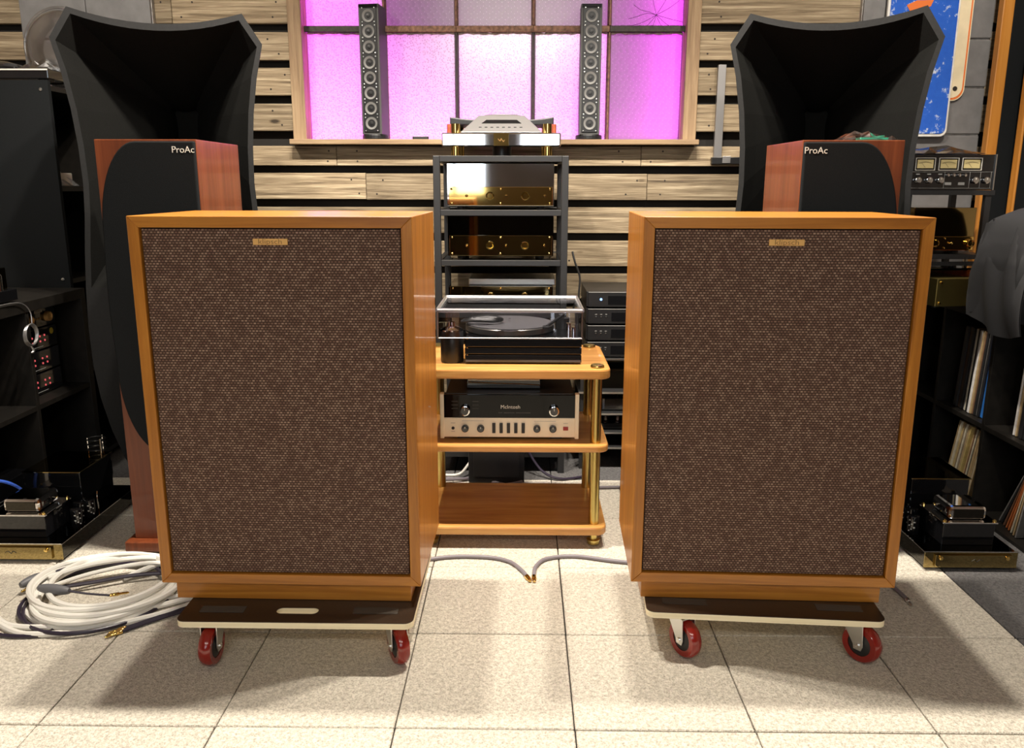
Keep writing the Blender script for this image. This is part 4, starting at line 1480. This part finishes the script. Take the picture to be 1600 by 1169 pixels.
# left rear component with blue lead
lb_ = thing('wedge_component', 'black component with lamps at the left edge below the bookcase shelf', 'component', (-2.05, 2.52, .012))
box(.01, .30, .0, .28, .008, .155).build('case', 'gloss', lb_, bevel=.003)
for i in range(5):
    box(.300, .3015, .05, .23, .05 + i * .012, .052 + i * .012).build('vent', 'dim_print', lb_)
MB().lathe([(.010, 0), (.009, .008), (.0001, .009)], (.30, .25, .12), 'x', 14).build('button', 'gold', lb_, smooth=True)
for x in (.04, .26):
    box(x - .015, x + .015, .03, .06, 0, .008).build('foot', 'black', lb_)
bl = MB().tube([(-1.80, 2.40, .24), (-1.735, 2.47, .243), (-1.69, 2.55, .21), (-1.672, 2.61, .16), (-1.668, 2.622, .12), (-1.665, 2.624, .066)], .005, n=8).build('blue_lead', 'bluecable', None, smooth=True)
tag(bl, 'thin blue lead arching at the left edge above the monoblock', 'cable')

# ================================================================== RIGHT: THINGS ON THE RECORD BOOKCASE
# burgundy amp with gold face
wa = thing('wooden_amplifier', 'burgundy wood amplifier with gold front on the record bookcase', 'amplifier', (1.60, 2.935, .736), R(8))
box(-.02, .22, 0, .28, .008, .13).build('wood_case', 'burgundy', wa, bevel=.003)
fp = box(-.17, -.022, -.012, .27, .008, .105).build('gold_face', 'brass', wa, bevel=.002)
for x, z_ in ((-.155, .092), (-.04, .092), (-.155, .02), (-.04, .02)):
    MB().lathe([(.005, 0), (.004, -.004), (.0001, -.005)], (x, -.012, z_), 'y', 10).build('screw', 'gold', fp, smooth=True)
MB().lathe([(.007, 0), (.004, -.008), (.007, -.018), (.0001, -.02)], (.075, 0, .06), 'y', 12).build('toggle', 'chrome', wa, smooth=True)
for x in (-.14, .19):
    for y in (.03, .24):
        MB().cyl((x, y, 0), .012, .008, n=10).build('foot', 'black', wa)
box(-.18, .20, .02, .26, .1305, .138).build('top_plate', 'smoke', wa, bevel=.001)
# mirror amp above it on black stand
sd = thing('black_stand', 'black two-tier steel stand on the far end of the record bookcase', 'stand', (1.60, 3.275, .736))
for x in (-.13, .17):
    for y in (0, .26):
        box(x - .011, x + .011, y - .011, y + .011, 0, .402).build('post', 'rackblack', sd)
for z_ in (.16, .402):
    box(-.15, .19, -.015, .275, z_ - .018, z_).build('shelf', 'rackblack', sd)
lp_ = lux_preamp((1.62, 3.275, .898), 'mirror-front preamplifier with gold knobs on the black stand at right', 'gold_dark', 'gold', .175, .052, .118)
lp_['group'] = 'mirrored preamplifier on the stand'
# meter bridge
mbg = thing('meter_bridge', 'black tape deck meter panel with four cream meters at right', 'meter panel', (1.575, 3.265, 1.139))
box(-.20, .20, .010, .20, .002, .128).build('case', 'satin', mbg, bevel=.002)
f = box(-.205, .205, 0, .010, .0, .130).build('face_panel', 'gloss', mbg, bevel=.001)
box(.203, .207, -.006, .012, .0, .131).build('side_trim', 'chrome_soft', mbg)
for i in range(4):
    x = -.145 + i * .0875
    fr = MB()
    fr.box(x - .037, x + .037, -.004, 0, .072, .0735); fr.box(x - .037, x + .037, -.004, 0, .1165, .118)
    fr.box(x - .037, x - .0355, -.004, 0, .0735, .1165); fr.box(x + .0355, x + .037, -.004, 0, .0735, .1165)
    m_ = fr.build('meter_frame', 'white_print', mbg)
    box(x - .030, x + .030, -.0022, -.0005, .080, .111).build('meter_face', 'meter_face', m_)
    MB().tube([(x - .024, -.0026, .098), (x, -.0026, .103), (x + .024, -.0026, .098)], .0006, n=4).build('meter_scale', 'black', m_)
    MB().tube([(x, -.0026, .083), (x - .014, -.0026, .099)], .0005, n=4, sub=1).build('meter_needle', 'black', m_)
for i in range(5):
    x = -.165 + i * .042
    knob(mbg, x, .036, .012, 'chrome_soft', 'chrome', 0, .012)
    box(x - .007, x + .007, -.001, 0, .056, .060).build('marking', 'grey_print', f)
for i in range(4):
    MB().lathe([(.0065, 0), (.006, -.008), (.0001, -.009)], (.030 + i * .0215, 0, .055), 'y', 12).build('push_button', 'chrome', f, smooth=True)
for x in (.035, .085):
    box(x - .012, x + .012, -.003, 0, .018, .028).build('switch', 'grey_print', f)
for x in (.133, .175):
    knob(mbg, x, .036, .013, 'chrome_soft', 'chrome', 0, .012)
gl = MB()
for x in (.02, .115, .155, .195):
    gl.box(x - .0005, x + .0005, -.0008, 0, .006, .066)
gl.box(-.2, .2, -.0008, 0, .066, .067); gl.box(-.2, .2, -.0008, 0, .006, .007)
gl.build('panel_line', 'grey_print', f)
crumple('plastic_cover', 'thin clear plastic sheet lying on the black meter panel', 'wrap', (1.57, 3.33, 1.271), .34, .18, .035, 'film', seed=12, n=8)

# black nylon cover draped over something on the near end of the record bookcase
bg = thing('nylon_cover', 'black nylon dust cover draped over gear on the record bookcase', 'cover', (1.730, 2.66, .737))
mb = MB()
nu, nv = 40, 18
rd = random.Random(3)
ph = [rd.uniform(0, 6.28) for _ in range(8)]
vs = []
for j in range(nv + 1):
    v = j / nv
    for i in range(nu):
        a = 2 * math.pi * i / nu
        ca, sa = math.cos(a), math.sin(a)
        e = .32
        sx = math.copysign(abs(ca) ** e, ca); sy = math.copysign(abs(sa) ** e, sa)
        if v < .62:
            q = v / .62
            hw_, hd_ = .205 + .03 * math.sin(q * 3.1), .165 + .02 * math.sin(q * 3.1)
            zz = .004 + .30 * q
            fold = .016 * math.sin(5 * a + ph[0] + q * 2) + .011 * math.sin(9 * a + ph[1] - q * 3) + .007 * math.sin(14 * a + ph[2] + 4 * q)
            fold *= (1 - .55 * q)
        else:
            q = (v - .62) / .38
            hw_, hd_ = .205 * (1 - q ** 1.6), .165 * (1 - q ** 1.6)
            zz = .304 + .065 * math.sin(q * 1.57) + .012 * math.sin(3 * a + ph[3]) * (1 - q) * q * 4
            fold = .006 * math.sin(5 * a + ph[0]) * (1 - q)
        vs.append(((hw_ + fold) * sx, (hd_ + fold) * sy, zz))
fs = []
for j in range(nv):
    for i in range(nu):
        fs.append((j * nu + i, j * nu + (i + 1) % nu, (j + 1) * nu + (i + 1) % nu, (j + 1) * nu + i))
fs.append(tuple(range(nu)))
o = mb.add(vs, fs).build('cloth', 'bag', bg, smooth=True)
# loose flap hanging over the bookcase front
mb = MB()
n1, n2 = 16, 12
vs = []
for k in (0, 1):
    for i in range(n1 + 1):
        for j in range(n2 + 1):
            u, v = i / n1, j / n2
            y = -.165 + .33 * u
            sw = math.sin(v * 1.7)
            x = -.195 - .05 * math.sin(v * 2.6) * (.7 + .3 * math.sin(u * 5 + 1)) + .010 * math.sin(u * 13 + v * 4) - .004 * k
            zz = .300 - (.315 + .035 * math.sin(u * 3.1 + .3)) * v
            vs.append((x, y, zz))
nn = (n1 + 1) * (n2 + 1)
fs = []
for k in (0, 1):
    for i in range(n1):
        for j in range(n2):
            a = k * nn + i * (n2 + 1) + j
            fs.append((a, a + n2 + 1, a + n2 + 2, a + 1))
mb.add(vs, fs).build('flap', 'bag', bg, smooth=True)

# tall panel speaker at the right edge
ps = thing('panel_speaker', 'tall flat panel speaker with orange wood rails at the right edge', 'speaker', (1.97, 3.70, 0))
box(0, .046, 0, .04, .02, 2.1).build('wood_rail', 'orange_wood', ps, bevel=.003)
box(.046, .46, .004, .036, .02, 2.1).build('cloth_panel', 'cloth', ps)
box(.46, .506, 0, .04, .02, 2.1).build('wood_rail', 'orange_wood', ps, bevel=.003)
box(.02, .486, -.03, .09, 0, .02).build('foot', 'black', ps)
ps2 = thing('panel_speaker', 'second panel speaker with narrow strip shaped as a light reflection, in front at the right edge', 'speaker', (2.05, 3.605, 0), R(2))
box(0.008, .018, 0, .04, .02, 2.1).build('wood_rail', 'orange_wood', ps2, bevel=.003)  # thin orange strip modelled in place of a reflected streak of light
box(.018, .42, .004, .036, .02, 2.1).build('cloth_panel', 'cloth', ps2)
box(.02, .42, -.02, .045, 0, .02).build('foot', 'black', ps2)

# ================================================================== CABLES ON THE FLOOR
def plug(par, p, ang, l=.03, r=.005, mat='gold', pitch=0.0):
    o = MB().lathe([(r * .6, 0), (r, .002), (r, l * .45), (r * .7, l * .5), (r * .7, l * .9), (r * .3, l), (.0001, l)], axis='x', n=12).build('plug', mat, par, smooth=True)
    o.location = p
    o.rotation_euler = (0, -pitch, ang)
    return o


cc = thing('speaker_cable', 'coiled white speaker cable with gold plugs on the carpet at left', 'cable', (-1.205, 2.185, 0))
rd = random.Random(11)
def loop(rx, ry, cx, cy, z0, r, mat, tilt=.0, wob=.01, name='cable_loop'):
    n = 16
    ph_ = rd.uniform(0, 6.28)
    path = []
    for i in range(n):
        a = 2 * math.pi * i / n
        q = 1 + wob * math.sin(2 * a + ph_) + wob * .6 * math.sin(3 * a + ph_ * 2)
        path.append((cx + rx * q * math.cos(a), cy + ry * q * math.sin(a), z0 + r + .008 * max(0, math.sin(a + ph_))))
    return MB().tube(path, r, n=8, sub=4, closed=True).build(name, mat, cc, smooth=True)


for rx, ry, cx, cy, z0, r, mat in ((.200, .205, .0, .0, .000, .0075, 'wcable'), (.186, .200, .01, -.004, .014, .0085, 'wcable'), (.172, .190, .018, .004, .020, .0085, 'wcable'),
                                   (.190, .180, -.008, .012, .030, .0085, 'wcable'), (.163, .172, .02, .014, .036, .008, 'wcable'), (.198, .213, .004, -.014, .002, .0055, 'bcable'),
                                   (.178, .196, -.012, -.016, .008, .0055, 'bcable'), (.206, .192, .012, .01, .022, .0085, 'wcable')):
    loop(rx, ry, cx, cy, z0, r, mat, wob=.035)
strands = [([(-.20, -.17, .008), (-.10, -.225, .008), (.02, -.215, .008), (.14, -.165, .008), (.24, -.10, .008), (.31, -.03, .008)], .0085, 'wcable'),
           ([(-.26, -.10, .008), (-.16, -.185, .010), (-.02, -.20, .016), (.11, -.14, .014), (.22, -.06, .010), (.33, .02, .008)], .0080, 'wcable'),
           ([(-.10, -.13, .02), (.06, -.12, .02), (.18, -.045, .012), (.29, .02, .008), (.36, .04, .008)], .0070, 'wcable'),
           ([(-.17, .03, .04), (-.07, .10, .05), (.07, .155, .045), (.18, .16, .02), (.34, .165, .010), (.42, .17, .010)], .0080, 'wcable'),
           ([(-.16, -.03, .03), (-.06, .055, .04), (.08, .13, .04), (.19, .135, .02), (.33, .125, .009)], .0065, 'wcable'),
           ([(-.20, -.02, .02), (-.05, .04, .02), (.06, .09, .02), (.2, .115, .015), (.36, .10, .009)], .0060, 'bcable'),
           ([(-.28, -.18, .006), (-.12, -.235, .006), (.05, -.20, .006), (.16, -.13, .006)], .0058, 'bcable'),
           ([(.02, .09, .008), (.10, .14, .03), (.16, .21, .02), (.25, .19, .008), (.38, .20, .008)], .0085, 'wcable')]
for p, r, mat in strands:
    MB().tube(p, r, n=8, sub=6).build('cable_strand', mat, cc, smooth=True)
# grey moulded sleeves
for a, b in (((-.135, -.075, .062), (-.045, -.085, .058)), ((-.235, .0, .03), (-.20, .07, .03))):
    MB().tube([a, ((a[0] + b[0]) / 2, (a[1] + b[1]) / 2, (a[2] + b[2]) / 2), b], lambda t: .008 + .007 * math.sin(math.pi * min(1, max(0, t))), n=12).build('sleeve', 'sleeve_grey', cc, smooth=True)
MB().tube([(-.045, -.085, .058), (0, -.075, .045), (.05, -.055, .03)], .0032, n=8).build('lead', 'bcable', cc, smooth=True)
plug(cc, (.05, -.055, .03), R(22), .05)
MB().tube([(-.05, .16, .03), (-.11, .13, .04), (-.19, .08, .03)], .0035, n=8).build('lead', 'bcable', cc, smooth=True)
plug(cc, (.19, .06, .022), R(250), .03)
plug(cc, (-.20, -.01, .03), R(250), .03)
for k in range(3):
    MB().tube([(.30, -.06 - .012 * k, .010), (.22, -.125 - .010 * k, .007), (.155, -.185 - .010 * k, .006)], .0036, n=8).build('lead', 'bcable', cc, smooth=True)
    plug(cc, (.155, -.185 - .010 * k, .006), R(222), .045, .0052)

# two grey interconnects meeting on the carpet
ic = thing('interconnect_cable', 'grey interconnect with gold plug, left one of the pair on the carpet', 'cable', (0, 0, 0), 0, 'grey interconnects on the carpet')
MB().tube([(-.45, 2.34, .006), (-.26, 2.435, .006), (-.12, 2.445, .006), (-.04, 2.415, .006), (.0, 2.355, .006), (.016, 2.315, .006)], .0062, n=10, sub=8).build('jacket', 'gcable', ic, smooth=True)
plug(ic, (.016, 2.315, .006), R(-70), .036, .0075)
ic = thing('interconnect_cable', 'grey interconnect with gold plug, right one of the pair on the carpet', 'cable', (0, 0, 0), 0, 'grey interconnects on the carpet')
MB().tube([(.50, 2.38, .006), (.30, 2.42, .006), (.17, 2.455, .006), (.08, 2.435, .006), (.045, 2.38, .006), (.038, 2.315, .006)], .0062, n=10, sub=8).build('jacket', 'gcable', ic, smooth=True)
plug(ic, (.038, 2.315, .006), R(-88), .036, .0075)
ic = thing('power_lead', 'dark cable end lying beside the right dolly', 'cable', (0, 0, 0))
MB().tube([(.90, 2.40, .006), (1.02, 2.36, .006), (1.085, 2.29, .006), (1.10, 2.19, .006)], .0060, n=10, sub=8).build('jacket', 'gcable', ic, smooth=True)
plug(ic, (1.10, 2.19, .006), R(-95), .04, .007, 'chrome_soft')
wires = [([(-.36, 3.12, .012), (-.22, 3.15, .012), (-.15, 3.22, .012), (-.05, 3.20, .012), (.0, 3.12, .012), (-.12, 3.06, .012)], 'gcable', 'looped grey wire on the dark carpet behind the bamboo rack'),
         ([(-.34, 3.16, .008), (-.15, 3.14, .008), (.05, 3.03, .008), (.22, 3.06, .008), (.46, 3.08, .008)], 'gcable', 'long grey wire crossing the carpet behind the bamboo rack'),
         ([(-.33, 3.20, .008), (-.25, 3.18, .02), (-.20, 3.24, .06), (-.12, 3.25, .10)], 'wcable', 'white wire rising behind the left end of the bamboo rack'),
         ([(.02, 3.26, .10), (.08, 3.20, .03), (.16, 3.16, .008), (.30, 3.22, .008)], 'bcable', 'black wire dropping from the tower rack to the floor')]
for p, mat, lab in wires:
    tag(MB().tube(p, .0055, n=8, sub=8).build('floor_wire', mat, None, smooth=True), lab, 'cable')
wr = MB().tube([(.195, 3.30, .90), (.205, 3.29, .86), (.225, 3.29, .80), (.222, 3.285, .72), (.225, 3.27, .60), (.215, 3.26, .40)], .004, n=8).build('hanging_wire', 'black', None, smooth=True)
tag(wr, 'thin black wire hanging along the right post of the tower rack', 'cable')
# heavy power box under the tower rack
pb = thing('power_supply', 'plain black power supply box on the floor under the tower rack', 'box', (-.10, 3.12, 0))
box(-.11, .11, 0, .10, .006, .22).build('case', 'satin', pb, bevel=.003)
box(-.10, .10, .005, .095, 0, .006).build('foot', 'black', pb)
box(-.09, .09, -.003, 0, .03, .20).build('face_panel', 'black', pb, bevel=.001)
# low black plinth at the right, behind the right walnut speaker
lp2 = thing('low_plinth', 'low black plinth on the carpet behind the right walnut speaker', 'stand', (.38, 2.66, 0))
box(0, .375, 0, .40, .004, .05).build('slab', 'satin', lp2, bevel=.004)
for x in (.04, .335):
    for y in (.04, .36):
        MB().cyl((x, y, 0), .012, .004, n=10).build('foot', 'black', lp2)
